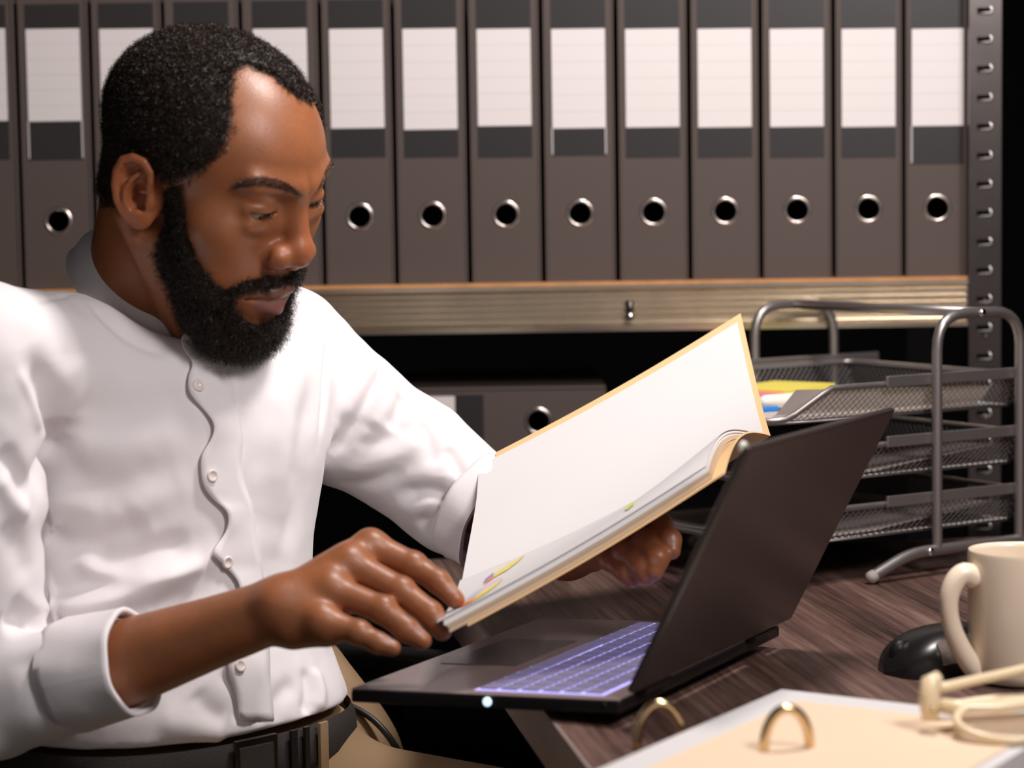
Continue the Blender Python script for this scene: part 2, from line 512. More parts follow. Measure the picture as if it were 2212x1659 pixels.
# ------------------------------------------------------------------ letter tray stack
TA = math.radians(32)
tl = np.array([math.cos(TA), math.sin(TA), 0]); tw = np.array([-math.sin(TA), math.cos(TA), 0]); tz = np.array([0, 0, 1.0])
foot_tip = PZ(1883, 1262, DESK_Z)
TR = 0.0054                                    # tube radius
def solve_l(u, v_ref, org):
    """distance along the tray's long axis so that org + l*tl lands on image column u"""
    lo, hi = -0.5, 0.8
    for _ in range(50):
        m = (lo + hi) / 2
        if proj(org + tl * m)[0] < u: lo = m
        else: hi = m
    return lo
FZ = DESK_Z + 0.026                             # foot bar axis height
org = np.array([foot_tip[0], foot_tip[1], 0.0])
l1 = solve_l(2024, 0, org + tz * 1.0); l2 = solve_l(2203, 0, org + tz * 1.0)
lc = (l1 + l2) / 2
NC = org + tl * lc                              # near arch centre (z = 0)
def near(l, w, z): return NC + tl * l + tw * w + tz * z
def zfor(v, P):
    lo, hi = 0.6, 1.4
    for _ in range(50):
        m = (lo + hi) / 2
        if proj(np.array([P[0], P[1], m]))[1] > v: lo = m
        else: hi = m
    return lo
hl = (l2 - l1) / 2
ztop = zfor(675, NC)
lo, hi = 0.1, 0.5
for _ in range(50):
    m = (lo + hi) / 2
    if proj(near(0, m, ztop))[0] > 1716: lo = m
    else: hi = m
TWID = lo
tray = empty('letter_tray_stack')
tag(tray, 'silver wire mesh letter tray with three tiers on tube arches', 'letter tray')
def arc_pts(a, b, c, r, n=7):
    """rounded corner at b between a and c"""
    a, b, c = map(np.array, (a, b, c))
    d1 = (a - b) / np.linalg.norm(a - b); d2 = (c - b) / np.linalg.norm(c - b)
    p, q = b + d1 * r, b + d2 * r
    return [(1-t)**2 * p + 2*t*(1-t) * b + t*t * q for t in np.linspace(0, 1, n)]
for w in (0.0, TWID):
    A, B, C, D = near(-hl, w, FZ + 0.003), near(-hl, w, ztop), near(hl, w, ztop), near(hl, w, FZ + 0.003)
    pts = [A] + arc_pts(A, B, C, 0.036) + arc_pts(B, C, D, 0.036) + [D]
    arch = MB().tube(pts, TR, 12).build('arch', M_tray, tray, smooth=True, auto=1.0)
    f0 = near(-lc, w, DESK_Z + TR + 0.0015)
    e0 = near(-lc + 0.050, w, FZ); e1 = near(lc - 0.050, w, FZ); f1 = near(lc, w, DESK_Z + TR + 0.0015)
    pts = [f0] + arc_pts(f0, e0, e1, 0.022) + arc_pts(e0, e1, f1, 0.022) + [f1]
    MB().tube(pts, TR * 1.1, 12).build('foot_bar', M_tray, tray, smooth=True, auto=1.0)
    for e, s in ((f0, -1), (f1, 1)):
        dirv = (f0 - e0) if s < 0 else (f1 - e1)
        dirv = dirv / np.linalg.norm(dirv)
        MB().tube([e - dirv*0.004, e + dirv*0.002, e + dirv*0.0045, e + dirv*0.006], [TR*1.18, TR*1.18, TR*0.85, TR*0.2], 12).build('foot_cap', M_greypaper, tray, smooth=True)
    s = -1 if w == 0 else 1
    for (l, z) in ((0.0, ztop), (-hl - 0.013, FZ), (hl + 0.013, FZ)):
        p = near(l, w + s * TR, z)
        MB().tube([p - tw*s*0.001, p + tw*s*0.0012, p + tw*s*0.0018], [0.0042, 0.0040, 0.0015], 12).build('screw', M_chrome, tray, smooth=True)
MB().tube([near(0, 0.003, ztop), near(0, TWID - 0.003, ztop)], TR, 12).build('crossbar', M_tray, tray, smooth=True)

wi0, wi1 = TR + 0.003, TWID - TR - 0.003
front_l = solve_l(1672, 0, NC + tz * 0.9)
back_l = front_l + 0.335
def wire_panel(mb, o, a, b, la, lb, cell, r, clip=None):
    """diagonal lattice on the rectangle o + s*a + t*b, s in [0,la], t in [0,lb]"""
    k = -lb
    step = cell
    for sgn in (1, -1):
        c = -lb if sgn > 0 else 0.0
        end = la if sgn > 0 else la + lb
        while c < end:
            t0, t1 = 0.0, lb
            if sgn > 0:
                s0, s1 = c, c + lb
            else:
                s0, s1 = c, c - lb
            pts = []
            ts = [0.0, 1.0]
            for lim in (0.0, la):
                if abs(s1 - s0) > 1e-9:
                    q = (lim - s0) / (s1 - s0)
                    if 0 < q < 1: ts.append(q)
            ts = sorted(ts)
            best = None
            for i in range(len(ts) - 1):
                mid = (ts[i] + ts[i+1]) / 2
                sm = s0 + (s1 - s0) * mid
                if 0 <= sm <= la: best = (ts[i], ts[i+1])
            if best and best[1] - best[0] > 0.02:
                ta, tb = best
                if clip: ta, tb = clip(s0, s1, lb, ta, tb)
                if tb > ta:
                    p = o + a * (s0 + (s1 - s0) * ta) + b * (lb * ta)
                    q = o + a * (s0 + (s1 - s0) * tb) + b * (lb * tb)
                    mb.tube([p, q], r, 4, cap=False)
            c += step
rails_v = (818, 946, 1074)
tray_floor = []
for k, v in enumerate(rails_v):
    zr = zfor(v, near(-0.055, 0, 0))
    rim = zr - 0.003
    bot = rim - 0.031
    tray_floor.append(bot)
    # side rails clamped to the arches
    for w, s in ((wi0 - 0.0035, -1), (wi1 + 0.0035, 1)):
        rr = MB()
        L0, L1 = -hl - 0.062, hl + 0.062
        rr.box((L0, -0.0018, -0.0055), (L1, 0.0018, 0.0055), Matrix(((tl[0], tw[0], 0, near(0, w, zr)[0]), (tl[1], tw[1], 0, near(0, w, zr)[1]), (0, 0, 1, zr), (0, 0, 0, 1))))
        rr.build('side_rail', M_tray, tray, bevel=0.0008)
    sc0 = front_l + 0.075; sc1 = front_l + 0.028
    fl = front_l
    W0, W1 = wi0 + 0.002, wi1 - 0.002
    tilt = lambda l: 0.0
    path = [near(fl, (W0 + W1)/2, bot + 0.003), near(fl, W0 + 0.02, bot + 0.003), near(fl + 0.006, W0 + 0.004, bot + 0.003), near(sc1 - 0.006, W0, bot + 0.004), near(sc1 + 0.006, W0, bot + 0.008), near(sc0 - 0.008, W0, rim - 0.006), near(sc0 + 0.005, W0, rim), near(sc0 + 0.02, W0, rim),
            near(back_l - 0.012, W0, rim), near(back_l - 0.003, W0 + 0.003, rim), near(back_l, W0 + 0.012, rim),
            near(back_l, W1 - 0.012, rim), near(back_l - 0.003, W1 - 0.003, rim), near(back_l - 0.012, W1, rim),
            near(sc0 + 0.02, W1, rim), near(sc0 + 0.005, W1, rim), near(sc0 - 0.008, W1, rim - 0.006), near(sc1 + 0.006, W1, bot + 0.008), near(sc1 - 0.006, W1, bot + 0.004), near(fl + 0.006, W1 - 0.004, bot + 0.003), near(fl, W1 - 0.02, bot + 0.003)]
    tier = empty('tray'); tier.parent = tray
    MB().tube(path, 0.0031, 8, closed=True).build('rim', M_tray, tier, smooth=True)
    # floor bars and mesh
    mb = MB(); cell, wr = 0.0074, 0.00048
    inset = 0.010
    o = near(fl + 0.002, W0 + inset, bot)
    wire_panel(mb, o, tl, tw, back_l - fl - inset, W1 - W0 - 2*inset, cell * 1.2, wr)
    up = lambda w, s: (near(0, w + s*inset, bot), tw * (-s) * inset + tz * (rim - bot))
    hgt = math.hypot(inset, rim - bot)
    for w, s in ((W0, 1), (W1, -1)):
        bd = (tw * (-s) * inset + tz * (rim - bot)) / hgt
        o = near(sc1 + 0.004, w + s * inset, bot)
        dl = sc0 - sc1
        def clip(s0, s1, lb, ta, tb):
            # keep below the sloping scoop: t*lb <= s * hgt/dl
            out = []
            n = 24
            xs = [ta + (tb - ta) * i / n for i in range(n + 1)]
            good = [x for x in xs if x * lb <= (s0 + (s1 - s0) * x) * hgt / dl + 1e-6]
            return (min(good), max(good)) if len(good) > 1 else (1, 0)
        wire_panel(mb, o, tl, bd, back_l - inset*0 - sc1 - 0.004, hgt, cell, wr, clip)
    bd = (tl * inset + tz * (rim - bot)) / hgt
    wire_panel(mb, near(back_l - inset, W0 + 0.004, bot), tw, bd, W1 - W0 - 0.008, hgt, cell, wr)
    tag(mb.build('wire_mesh', M_traydark, tier), kind='stuff')
    for w in (W0 + inset, W1 - inset):
        MB().tube([near(fl + 0.004, w, bot - 0.001), near(back_l - inset, w, bot - 0.001)], 0.0014, 6).build('floor_wire', M_traydark, tier, smooth=True)
at_base(tray, tuple(near(0, TWID/2, DESK_Z)))

# things in the trays
def sheet(name, m, P, nu=10, nv=10, thick=0.0004):
    """P(s,t) -> point, s,t in 0..1"""
    G = [[P(s, t) for t in np.linspace(0, 1, nv)] for s in np.linspace(0, 1, nu)]
    return MB().grid(G, thick).build(name, m, None, smooth=True, auto=0.8)
W0 = wi0 + 0.012; W1 = wi1 - 0.012
z1 = tray_floor[0] + 0.0015
M_thin = mat('thin_paper', (0.78, 0.72, 0.69, 1), 0.7, spec=0.2)
_nt = M_thin.node_tree; _tr = _nt.nodes.new('ShaderNodeBsdfTranslucent'); _tr.inputs[0].default_value = (0.85, 0.74, 0.68, 1)
_ms = _nt.nodes.new('ShaderNodeMixShader'); _ms.inputs[0].default_value = 0.5
_nt.links.new(_nt.nodes['Principled BSDF'].outputs[0], _ms.inputs[1]); _nt.links.new(_tr.outputs[0], _ms.inputs[2]); _nt.links.new(_ms.outputs[0], _nt.nodes['Material Output'].inputs['Surface'])
def curl(s, t):
    # white sheet hugging the near mesh side, then lying on the tray floor
    h = 0.029 - 0.010 * t
    a_ = s * 0.085
    z = h * max(0.0, 1 - a_ / (h * 1.25)) ** 1.4
    wall = wi0 + 0.002 + 0.010 * (1 - z / 0.031) + 0.0016
    w = wall + max(0.0, a_ - h * 0.9)
    l = front_l + 0.014 + 0.024 * (z / 0.03) + 0.27 * t
    return near(l, w, z1 + 0.0012 + z + 0.0015 * math.sin(t * 9) * s)
tag(sheet('paper_sheet', M_thin, curl, 18, 24, 0.0), 'white paper sheet curling up against the mesh side of the top tray', 'paper')
tag(sheet('paper_sheet', M_paper, lambda s, t: near(front_l + 0.012 + 0.30*t, W0 + 0.001 + s*(W1 - W0 - 0.002), z1), 3, 3), 'flat white sheet lining the floor of the top tray', 'paper')
M_yellow = mat('yellow_note', (0.85, 0.72, 0.12, 1), 0.6)
M_pink = mat('pink_note', (0.72, 0.05, 0.10, 1), 0.6)
M_pinktop = mat('pink_note_top', (0.75, 0.20, 0.30, 1), 0.6)
M_blue = mat('blue_pen', (0.02, 0.20, 0.60, 1), 0.35)
M_hicap = mat('highlighter_white', (0.80, 0.78, 0.70, 1), 0.4)
M_higreen = mat('highlighter_green', (0.55, 0.75, 0.10, 1), 0.4)
def slab(name, m, c, l, w, h, ang, parent=None, bev=0.0004):
    ca, sa = math.cos(ang), math.sin(ang)
    a = tl * ca + tw * sa; bb = -tl * sa + tw * ca
    Mx = Matrix(((a[0], bb[0], 0, c[0]), (a[1], bb[1], 0, c[1]), (0, 0, 1, c[2]), (0, 0, 0, 1)))
    return MB().box((-l/2, -w/2, 0), (l/2, w/2, h), Mx).build(name, m, parent, bevel=bev)
o = slab('sticky_note_pad', M_yellow, near(front_l + 0.165, W1 - 0.075, z1 + 0.0006), 0.105, 0.075, 0.016, 0.35)
tag(o, 'yellow sticky note pad in the top tray behind the pink pad', 'notepad')
pk = empty('sticky_note_pad')
slab('pad_body', M_pink, near(front_l + 0.092, W0 + 0.134, z1 + 0.0006), 0.075, 0.075, 0.0125, -0.15, pk)
slab('pad_top', M_pinktop, near(front_l + 0.092, W0 + 0.134, z1 + 0.0131), 0.075, 0.075, 0.0006, -0.15, pk)
at_base(pk, tuple(near(front_l + 0.092, W0 + 0.134, z1 + 0.0006)))
tag(pk, 'thick pink sticky note pad in the top tray next to the highlighter', 'notepad')
hi_ = empty('highlighter_pen')
a0 = near(front_l + 0.066, W0 + 0.080, z1 + 0.0105)
dr = tl * 0.94 + tw * (-0.05); dr /= np.linalg.norm(dr)
MB().tube([a0 - dr*0.004, a0 - dr*0.001, a0 + dr*0.004, a0 + dr*0.045], [0.003, 0.006, 0.0075, 0.0078], 16).build('cap', M_hicap, hi_, smooth=True, auto=0.9)
MB().tube([a0 + dr*0.045, a0 + dr*0.12], [0.0074, 0.0074], 16).build('barrel', M_higreen, hi_, smooth=True, auto=0.9)
at_base(hi_, tuple(a0 - tz*0.0075))
tag(hi_, 'highlighter pen with a white rounded cap lying in the top tray', 'pen')
bp_ = near(front_l + 0.022, W0 + 0.070, z1 + 0.0042)
d2 = tl * 0.80 - tw * 0.10; d2 /= np.linalg.norm(d2)
bpn = empty('ballpoint_pen')
MB().tube([bp_, bp_ + d2*0.03, bp_ + d2*0.050], 0.0036, 8).build('barrel', M_blue, bpn)
MB().tube([bp_ + d2*0.050, bp_ + d2*0.058], [0.0030, 0.0008], 8).build('tip', M_tray, bpn)
at_base(bpn, tuple(bp_ - tz*0.0036))
tag(bpn, 'blue pen lying at the front of the top tray', 'pen')
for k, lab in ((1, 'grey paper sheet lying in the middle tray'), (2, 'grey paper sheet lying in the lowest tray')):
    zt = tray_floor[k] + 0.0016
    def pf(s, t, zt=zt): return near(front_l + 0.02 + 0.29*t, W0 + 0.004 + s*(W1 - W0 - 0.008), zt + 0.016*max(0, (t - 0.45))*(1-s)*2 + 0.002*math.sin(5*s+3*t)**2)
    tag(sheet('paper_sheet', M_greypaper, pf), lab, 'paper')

# ------------------------------------------------------------------ laptop
LA = math.radians(28)
ld = np.array([math.cos(LA), -math.sin(LA), 0]); lw_ = np.array([math.sin(LA), math.cos(LA), 0])
LW, LDp, LTH = 0.318, 0.228, 0.011
hinge = PZ(1338, 1512, DESK_Z + 0.021)         # near end of the hinge, top of base
slope = 0.012 / LDp                            # base drops towards the user
M_lap = mat('laptop_plastic', (0.040, 0.030, 0.028, 1), 0.34, spec=0.5, bump=0.02, bscale=900)
M_deck = mat('laptop_deck', (0.26, 0.20, 0.19, 1), 0.24, spec=0.6, coat=0.2)
M_black = mat('laptop_black', (0.010, 0.0095, 0.0095, 1), 0.4, spec=0.3)
M_key = mat('keycap_backlit', (0.16, 0.14, 0.18, 1), 0.45, emit=(0.50, 0.45, 1.0, 1), estr=0.12)
M_glow = mat('key_backlight', (0.2, 0.2, 0.3, 1), 0.5, emit=(0.47, 0.42, 1.0, 1), estr=1.1)
M_led = mat('indicator_glow', (0.6, 0.75, 0.85, 1), 0.3, emit=(0.6, 0.85, 1.0, 1), estr=1.2)
M_screen = mat('screen_dark', (0.01, 0.01, 0.012, 1), 0.12, emit=(0.55, 0.5, 0.7, 1), estr=0.06)
lap = empty('laptop')
tag(lap, 'open black laptop with lilac backlit keyboard overhanging the desk edge', 'laptop')
def LP(d, w, z):
    """d = distance from hinge towards the user, w along the hinge, z above the deck"""
    return hinge - ld * d + lw_ * w + tz * (z - slope * d)
LM = Matrix(((-ld[0], lw_[0], 0, hinge[0]), (-ld[1], lw_[1], 0, hinge[1]), (-slope, 0, 1, hinge[2]), (0, 0, 0, 1)))
def lbox(name, m, d0, d1, w0, w1, z0, z1, parent=lap, bev=0.0006):
    return MB().box((d0, w0, z0), (d1, w1, z1), LM).build(name, m, parent, bevel=bev)
lbox('base', M_black, 0, LDp, 0, LW, -LTH, -0.0012, bev=0.002)
deck = lbox('deck', M_deck, 0.001, LDp - 0.0005, 0.0005, LW - 0.0005, -0.0014, 0.0)
kb = empty('keyboard'); kb.parent = lap
lbox('key_well', M_glow, 0.018, 0.126, 0.012, LW - 0.012, -0.0006, 0.0003, kb, 0)
rows = 6; kp = 0.0175
key0 = {}
for rI in range(rows):
    d0 = 0.021 + rI * kp
    w = 0.0145
    widths = [1.0] * 15
    if rI == 5: widths = [1.1, 1, 1, 1.1, 5.2, 1.1, 1, 1, 1, 1]
    sc = (LW - 0.029) / sum(widths)
    for q in widths:
        kw = q * sc
        key = round(kw, 5)
        if key not in key0:
            me = MB().box((0, 0, 0.0), (kp - 0.0038, kw - 0.0036, 0.0013)).build('key', M_key, kb, bevel=0.0004)
            key0[key] = me
            o = me
        else:
            o = key0[key].copy(); COL.objects.link(o); o.parent = kb
        o.matrix_local = LM @ Matrix.Translation((d0, w, 0.0004))
        w += kw
lbox('touchpad', mat('touchpad_glass', (0.10, 0.085, 0.082, 1), 0.16, spec=0.6), 0.140, 0.208, 0.105, 0.215, 0.0, 0.0005, lap, 0)
# audio port ring and indicator on the near side
jp = LP(0.108, -0.0006, -0.0055)
MB().tube([jp - lw_*(-0.001), jp - lw_*0.0008, jp - lw_*0.0012], [0.0034, 0.0034, 0.0016], 16).build('audio_port', M_led, lap, smooth=True)
MB().tube([LP(0.012, -0.0004, -0.004), LP(0.012, -0.001, -0.004)], [0.002, 0.002], 12).build('charge_light', M_black, lap, smooth=True)
for (d, w) in ((0.03, 0.03), (0.03, LW - 0.03)):
    lbox('rubber_foot', M_black, d, d + 0.02, w - 0.006, w + 0.006, -LTH - 0.0055, -LTH, lap)
# lid
LANG = math.atan2(0.191, 0.0972)
lu = ld * math.cos(LANG) + tz * math.sin(LANG)
ln = np.cross(lu, lw_); ln /= np.linalg.norm(ln)      # facing the user or the back
if ln @ ld > 0: ln = -ln
LL = 0.207
h0 = hinge + tz * 0.0035 + ld * 0.003
def lidM(o): return Matrix(((lu[0], lw_[0], ln[0], o[0]), (lu[1], lw_[1], ln[1], o[1]), (lu[2], lw_[2], ln[2], o[2]), (0, 0, 0, 1)))
LMx = lidM(h0)
lid = MB().box((0.004, 0.0, -0.0062), (LL, LW, 0.0), LMx).build('lid', M_lap, lap, bevel=0.0025)
MB().box((0.012, 0.006, 0.0), (LL - 0.008, LW - 0.006, 0.0006), LMx).build('screen_bezel', M_black, lap)
MB().box((0.024, 0.014, 0.0006), (LL - 0.016, LW - 0.014, 0.0009), LMx).build('screen', M_screen, lap)
for w in (0.03, LW - 0.075):
    p = h0 + lw_ * w - ln*0.0 - tz*0.002
    MB().tube([p, p + lw_*0.045], 0.0052, 12).build('hinge', M_black, lap, smooth=True, auto=0.9)
bpnt = h0 + lu * (LL - 0.002) + lw_ * 0.002 + ln * 0.001
MB().tube([bpnt - ln*0.002, bpnt + ln*0.0012, bpnt + ln*0.0022], [0.0040, 0.0038, 0.0015], 12).build('screen_bumper', M_hicap, lap, smooth=True)
at_base(lap, tuple(LP(LDp/2, LW/2, -LTH - 0.0055)))

# ------------------------------------------------------------------ mug
M_mug = mat('cream_ceramic', (0.86, 0.73, 0.57, 1), 0.28, spec=0.5, coat=0.3)
mug = empty('mug')
mc = PZ(2232, 1492, DESK_Z); mc = np.array([mc[0], mc[1] + 0.040, DESK_Z])
hM = 0.103
Mx = Matrix.Translation(Vector(mc))
ro = [(0.0001, 0.001), (0.034, 0.001), (0.0385, 0.003), (0.0405, 0.010), (0.0412, 0.05), (0.0415, hM - 0.003), (0.0408, hM), (0.0392, hM - 0.0006), (0.0382, hM - 0.004), (0.0378, 0.05), (0.036, 0.010), (0.030, 0.006), (0.0001, 0.006)]
MB().lathe(ro, 64, Mx).build('mug_body', M_mug, mug, smooth=True, auto=1.2)
hd = np.array([-0.96, -0.28, 0]); hd /= np.linalg.norm(hd)
hp = [mc + hd*0.039 + tz*0.082, mc + hd*0.049 + tz*0.087, mc + hd*0.058 + tz*0.081, mc + hd*0.063 + tz*0.066, mc + hd*0.060 + tz*0.046, mc + hd*0.052 + tz*0.028, mc + hd*0.044 + tz*0.016, mc + hd*0.038 + tz*0.010]
hp = spline(hp, 28)
rr = [0.0088] + [0.0072 + 0.002*abs(i - 13)/13 for i in range(26)] + [0.0098]
MB().tube(hp, rr, 14).build('handle', M_mug, mug, smooth=True)
at_base(mug, tuple(mc))
tag(mug, 'cream ceramic mug with a curved handle on the desk beside the mouse', 'mug')

# ------------------------------------------------------------------ mouse
M_mouse = mat('mouse_black', (0.012, 0.011, 0.011, 1), 0.30, spec=0.5)
M_grip = mat('mouse_grip', (0.11, 0.085, 0.07, 1), 0.42, metal=0.5, bump=0.9, bscale=900)
mouse = empty('computer_mouse')
m0 = PZ(1958, 1468, DESK_Z)
mdir = np.array([0.93, 0.36, 0]); mdir /= np.linalg.norm(mdir); mside = np.array([-mdir[1], mdir[0], 0])
mcen = m0 + mdir*0.052 + mside*0.022; mcen[2] = DESK_Z
def mouse_surf(name, m, shrink, s0, s1, a0, a1, parent, n=26, k=22, off=0.0):
    G = []
    for s in np.linspace(s0, s1, n):
        x = -0.058 + 0.118*s
        e = max(0.0, 1 - (2*s - 1)**4 * 0.999) ** 0.5
        wd = (0.033 + 0.004*math.sin(s*5.0 + 0.8)) * e
        ht = (0.017 + 0.0185*math.sin(min(1, s*1.25)*math.pi*0.62 + 0.25)) * (0.35 + 0.65*e) * max(0.02, e)**0.4
        row = []
        for a in np.linspace(a0, a1, k):
            ca, sa = math.cos(a), math.sin(a)
            yy = (abs(ca)**0.7) * (1 if ca >= 0 else -1) * (wd + off)
            zz = (abs(sa)**0.8) * (ht + off)
            row.append(mcen + mdir*x + mside*yy + tz*(zz + 0.0008))
        G.append(row)
    return MB().grid(G).build(name, m, parent, smooth=True)
mouse_surf('mouse_shell', M_mouse, 0, 0.0, 1.0, 0.0, math.pi, mouse)
mouse_surf('side_grip', M_grip, 0, 0.26, 0.72, math.pi*0.70, math.pi*0.92, mouse, 16, 8, 0.0012)
MB().tube([mcen + mdir*(-0.043) + tz*0.017 - mside*0.003, mcen + mdir*(-0.043) + tz*0.017 + mside*0.003], 0.010, 16).build('scroll_wheel', M_black, mouse, smooth=True)
at_base(mouse, tuple(mcen))
tag(mouse, 'black computer mouse with textured side grip on the desk behind the mug', 'mouse')

# ------------------------------------------------------------------ foreground papers, ring binder, spectacles
zp = DESK_Z + 0.020
M_gold = mat('brass_ring', (0.70, 0.52, 0.30, 1), 0.22, 1.0)
c0 = PZ(1688, 1489, zp)
eL = PZ(1372, 1606, zp) - c0; eL /= np.linalg.norm(eL)
eR = PZ(1985, 1514, zp) - c0; eR /= np.linalg.norm(eR)
# make them square: keep the left edge, take the other at right angles
eR2 = np.array([-eL[1], eL[0], 0.0]);  eR2 = eR2 if eR2 @ eR > 0 else -eR2
eM = eR * 0.35 + eR2 * 0.65; eM /= np.linalg.norm(eM)
eR2 = eM; eL2 = np.array([eM[1], -eM[0], 0.0]); eL2 = eL2 if eL2 @ eL > 0 else -eL2
rb = empty('ring_binder')
tag(rb, 'open ring binder with brass rings under white papers, lying in front of the mug', 'binder')
def fpt(a, b, z): return c0 + eL2*a + eR2*b + tz*(z - zp)
def fbox(name, m, a0, a1, b0, b1, z0, z1, parent=None, bev=0.0):
    Mx = Matrix(((eL2[0], eR2[0], 0, c0[0]), (eL2[1], eR2[1], 0, c0[1]), (0, 0, 1, 0), (0, 0, 0, 1)))
    return MB().box((a0, b0, z0), (a1, b1, z1), Mx).build(name, m, parent, bevel=bev)
fbox('cover', M_binder, 0.006, 0.312, 0.012, 0.30, DESK_Z + 0.0005, DESK_Z + 0.003, rb)
for i, (u, v) in enumerate(((1425, 1600), (1700, 1655))):
    q = PZ(u, v, DESK_Z + 0.010)
    a = np.array([0.97, 0.22, 0]); a /= np.linalg.norm(a)
    pts = [q + a*0.0158*math.cos(t) + tz*(0.026*math.sin(t) + (0.012 if i else 0.0)) for t in np.linspace(math.pi, 0, 18)]
    pts = [pts[0] - tz*0.006] + pts + [pts[-1] - tz*0.006]
    MB().tube(pts, 0.0034, 10).build('ring', M_gold, rb, smooth=True)
at_base(rb, tuple(fpt(0.15, 0.15, DESK_Z)))
tag(fbox('paper_stack', M_paper, 0.0, 0.300, 0.0, 0.215, DESK_Z + 0.0035, zp), 'stack of white paper sheets lying under the peach card in front of the mug', 'paper')
tag(fbox('card_sheet', M_peach, 0.033, 0.300, 0.028, 0.205, zp + 0.0004, zp + 0.0014), 'peach card sheet lying on the stack of white papers', 'card')
# spectacles
M_specs = mat('cream_acetate', (0.80, 0.66, 0.44, 1), 0.25, spec=0.5, sss=0.2)
M_lens = mat('lens_glass', (1, 1, 1, 1), 0.03, trans=1.0, spec=0.4)
sp = empty('spectacles')
sg = PZ(2030, 1545, zp + 0.012)
sr = np.array([0.985, 0.17, 0]); sr /= np.linalg.norm(sr); sb = np.array([-sr[1], sr[0], 0])
zt = zp + 0.0018
SPK = 1.25
def S(a, b, c): return np.array([sg[0], sg[1], zt]) + SPK*(sr*a + sb*b + tz*c)
# front: two rims and a bridge, lying on its lower edge facing the camera
for kx in (0.030, 0.098):
    ring = [S(kx + 0.027*math.cos(t), -0.019 + 0.019*math.sin(t), 0.0075 + 0.0055*math.sin(t)) for t in np.linspace(0, 2*math.pi, 33)[:-1]]
    MB().tube(ring, 0.0030, 8, closed=True).build('rim', M_specs, sp, smooth=True)
    lens = MB()
    lens.add([S(kx, -0.019, 0.0075)] + list(ring), [(0, 1 + i, 1 + (i+1) % 32) for i in range(32)])
    lens.build('lens', M_lens, sp, smooth=True)
    MB().tube([S(kx - 0.031, 0.001, 0.0135), S(kx - 0.018, -0.002, 0.0115), S(kx, -0.003, 0.0105), S(kx + 0.018, -0.002, 0.0115), S(kx + 0.031, 0.001, 0.0135)], [.0050, .0058, .0062, .0058, .0050], 10).build('brow_bar', M_specs, sp, smooth=True)
MB().tube([S(0.055, -0.002, 0.014), S(0.064, -0.001, 0.016), S(0.073, -0.002, 0.014)], 0.0034, 8).build('bridge', M_specs, sp, smooth=True)
for s, x in ((1, -0.002), (-1, 0.130)):
    MB().tube([S(x - 0.004, -0.002, 0.006), S(x - 0.004, 0.0, 0.016), S(x - 0.002, 0.003, 0.026), S(x + 0.003*s, 0.004, 0.028)], [0.0055, 0.0072, 0.0066, 0.0045], 10).build('hinge_block', M_specs, sp, smooth=True)
    MB().tube([S(x - 0.004, -0.0085, 0.013), S(x - 0.004, -0.0065, 0.013)], [0.0020, 0.0022], 10).build('hinge_screw', M_gold, sp, smooth=True)
MB().tube(spline([S(0.000, 0.006, 0.021), S(0.040, 0.018, 0.024), S(0.090, 0.030, 0.027), S(0.132, 0.034, 0.016)], 16), [0.0036]*14 + [0.0038, 0.004], 8).build('temple_arm', M_specs, sp, smooth=True)
MB().tube(spline([S(0.128, 0.006, 0.012), S(0.085, 0.014, 0.010), S(0.04, 0.020, 0.010), S(0.004, 0.026, 0.006)], 16), 0.0036, 8).build('temple_arm', M_specs, sp, smooth=True)
at_base(sp, tuple(S(0.06, 0.01, 0.0)))
tag(sp, 'folded cream-framed spectacles lying on the papers in front of the mug', 'glasses')
# ------------------------------------------------------------------ implicit surfaces -> mesh
def smin(a, b, k):
    h = np.clip(0.5 + 0.5 * (b - a) / k, 0, 1)
    return b + (a - b) * h - k * h * (1 - h)
def smax(a, b, k): return -smin(-a, -b, k)
def ell(p, c, r):
    q = p - np.float32(c)
    a = q / np.float32(r); b = a / np.float32(r)
    k0 = np.sqrt((a*a).sum(-1)); k1 = np.sqrt((b*b).sum(-1)) + 1e-9
    return k0 * (k0 - 1) / k1
def ellr(p, c, r, A):
    """rotated ellipsoid, rows of A are its axes"""
    q = (p - np.float32(c)) @ np.float32(A).T
    a = q / np.float32(r); b = a / np.float32(r)
    k0 = np.sqrt((a*a).sum(-1)); k1 = np.sqrt((b*b).sum(-1)) + 1e-9
    return k0 * (k0 - 1) / k1
def sph(p, c, r): return np.sqrt(((p - np.float32(c))**2).sum(-1)) - np.float32(r)
def cap(p, a, b, ra, rb=None):
    if rb is None: rb = ra
    a = np.float32(a); b = np.float32(b); ab = b - a
    t = np.clip(((p - a) @ ab) / (ab @ ab + 1e-12), 0, 1)
    q = p - a - t[..., None] * ab
    return np.sqrt((q*q).sum(-1)) - (np.float32(ra) + (np.float32(rb) - np.float32(ra)) * t)
def chain(p, pts, rad, k=None):
    d = None
    for i in range(len(pts) - 1):
        e = cap(p, pts[i], pts[i+1], rad[i], rad[i+1])
        d = e if d is None else (np.minimum(d, e) if not k else smin(d, e, k))
    return d

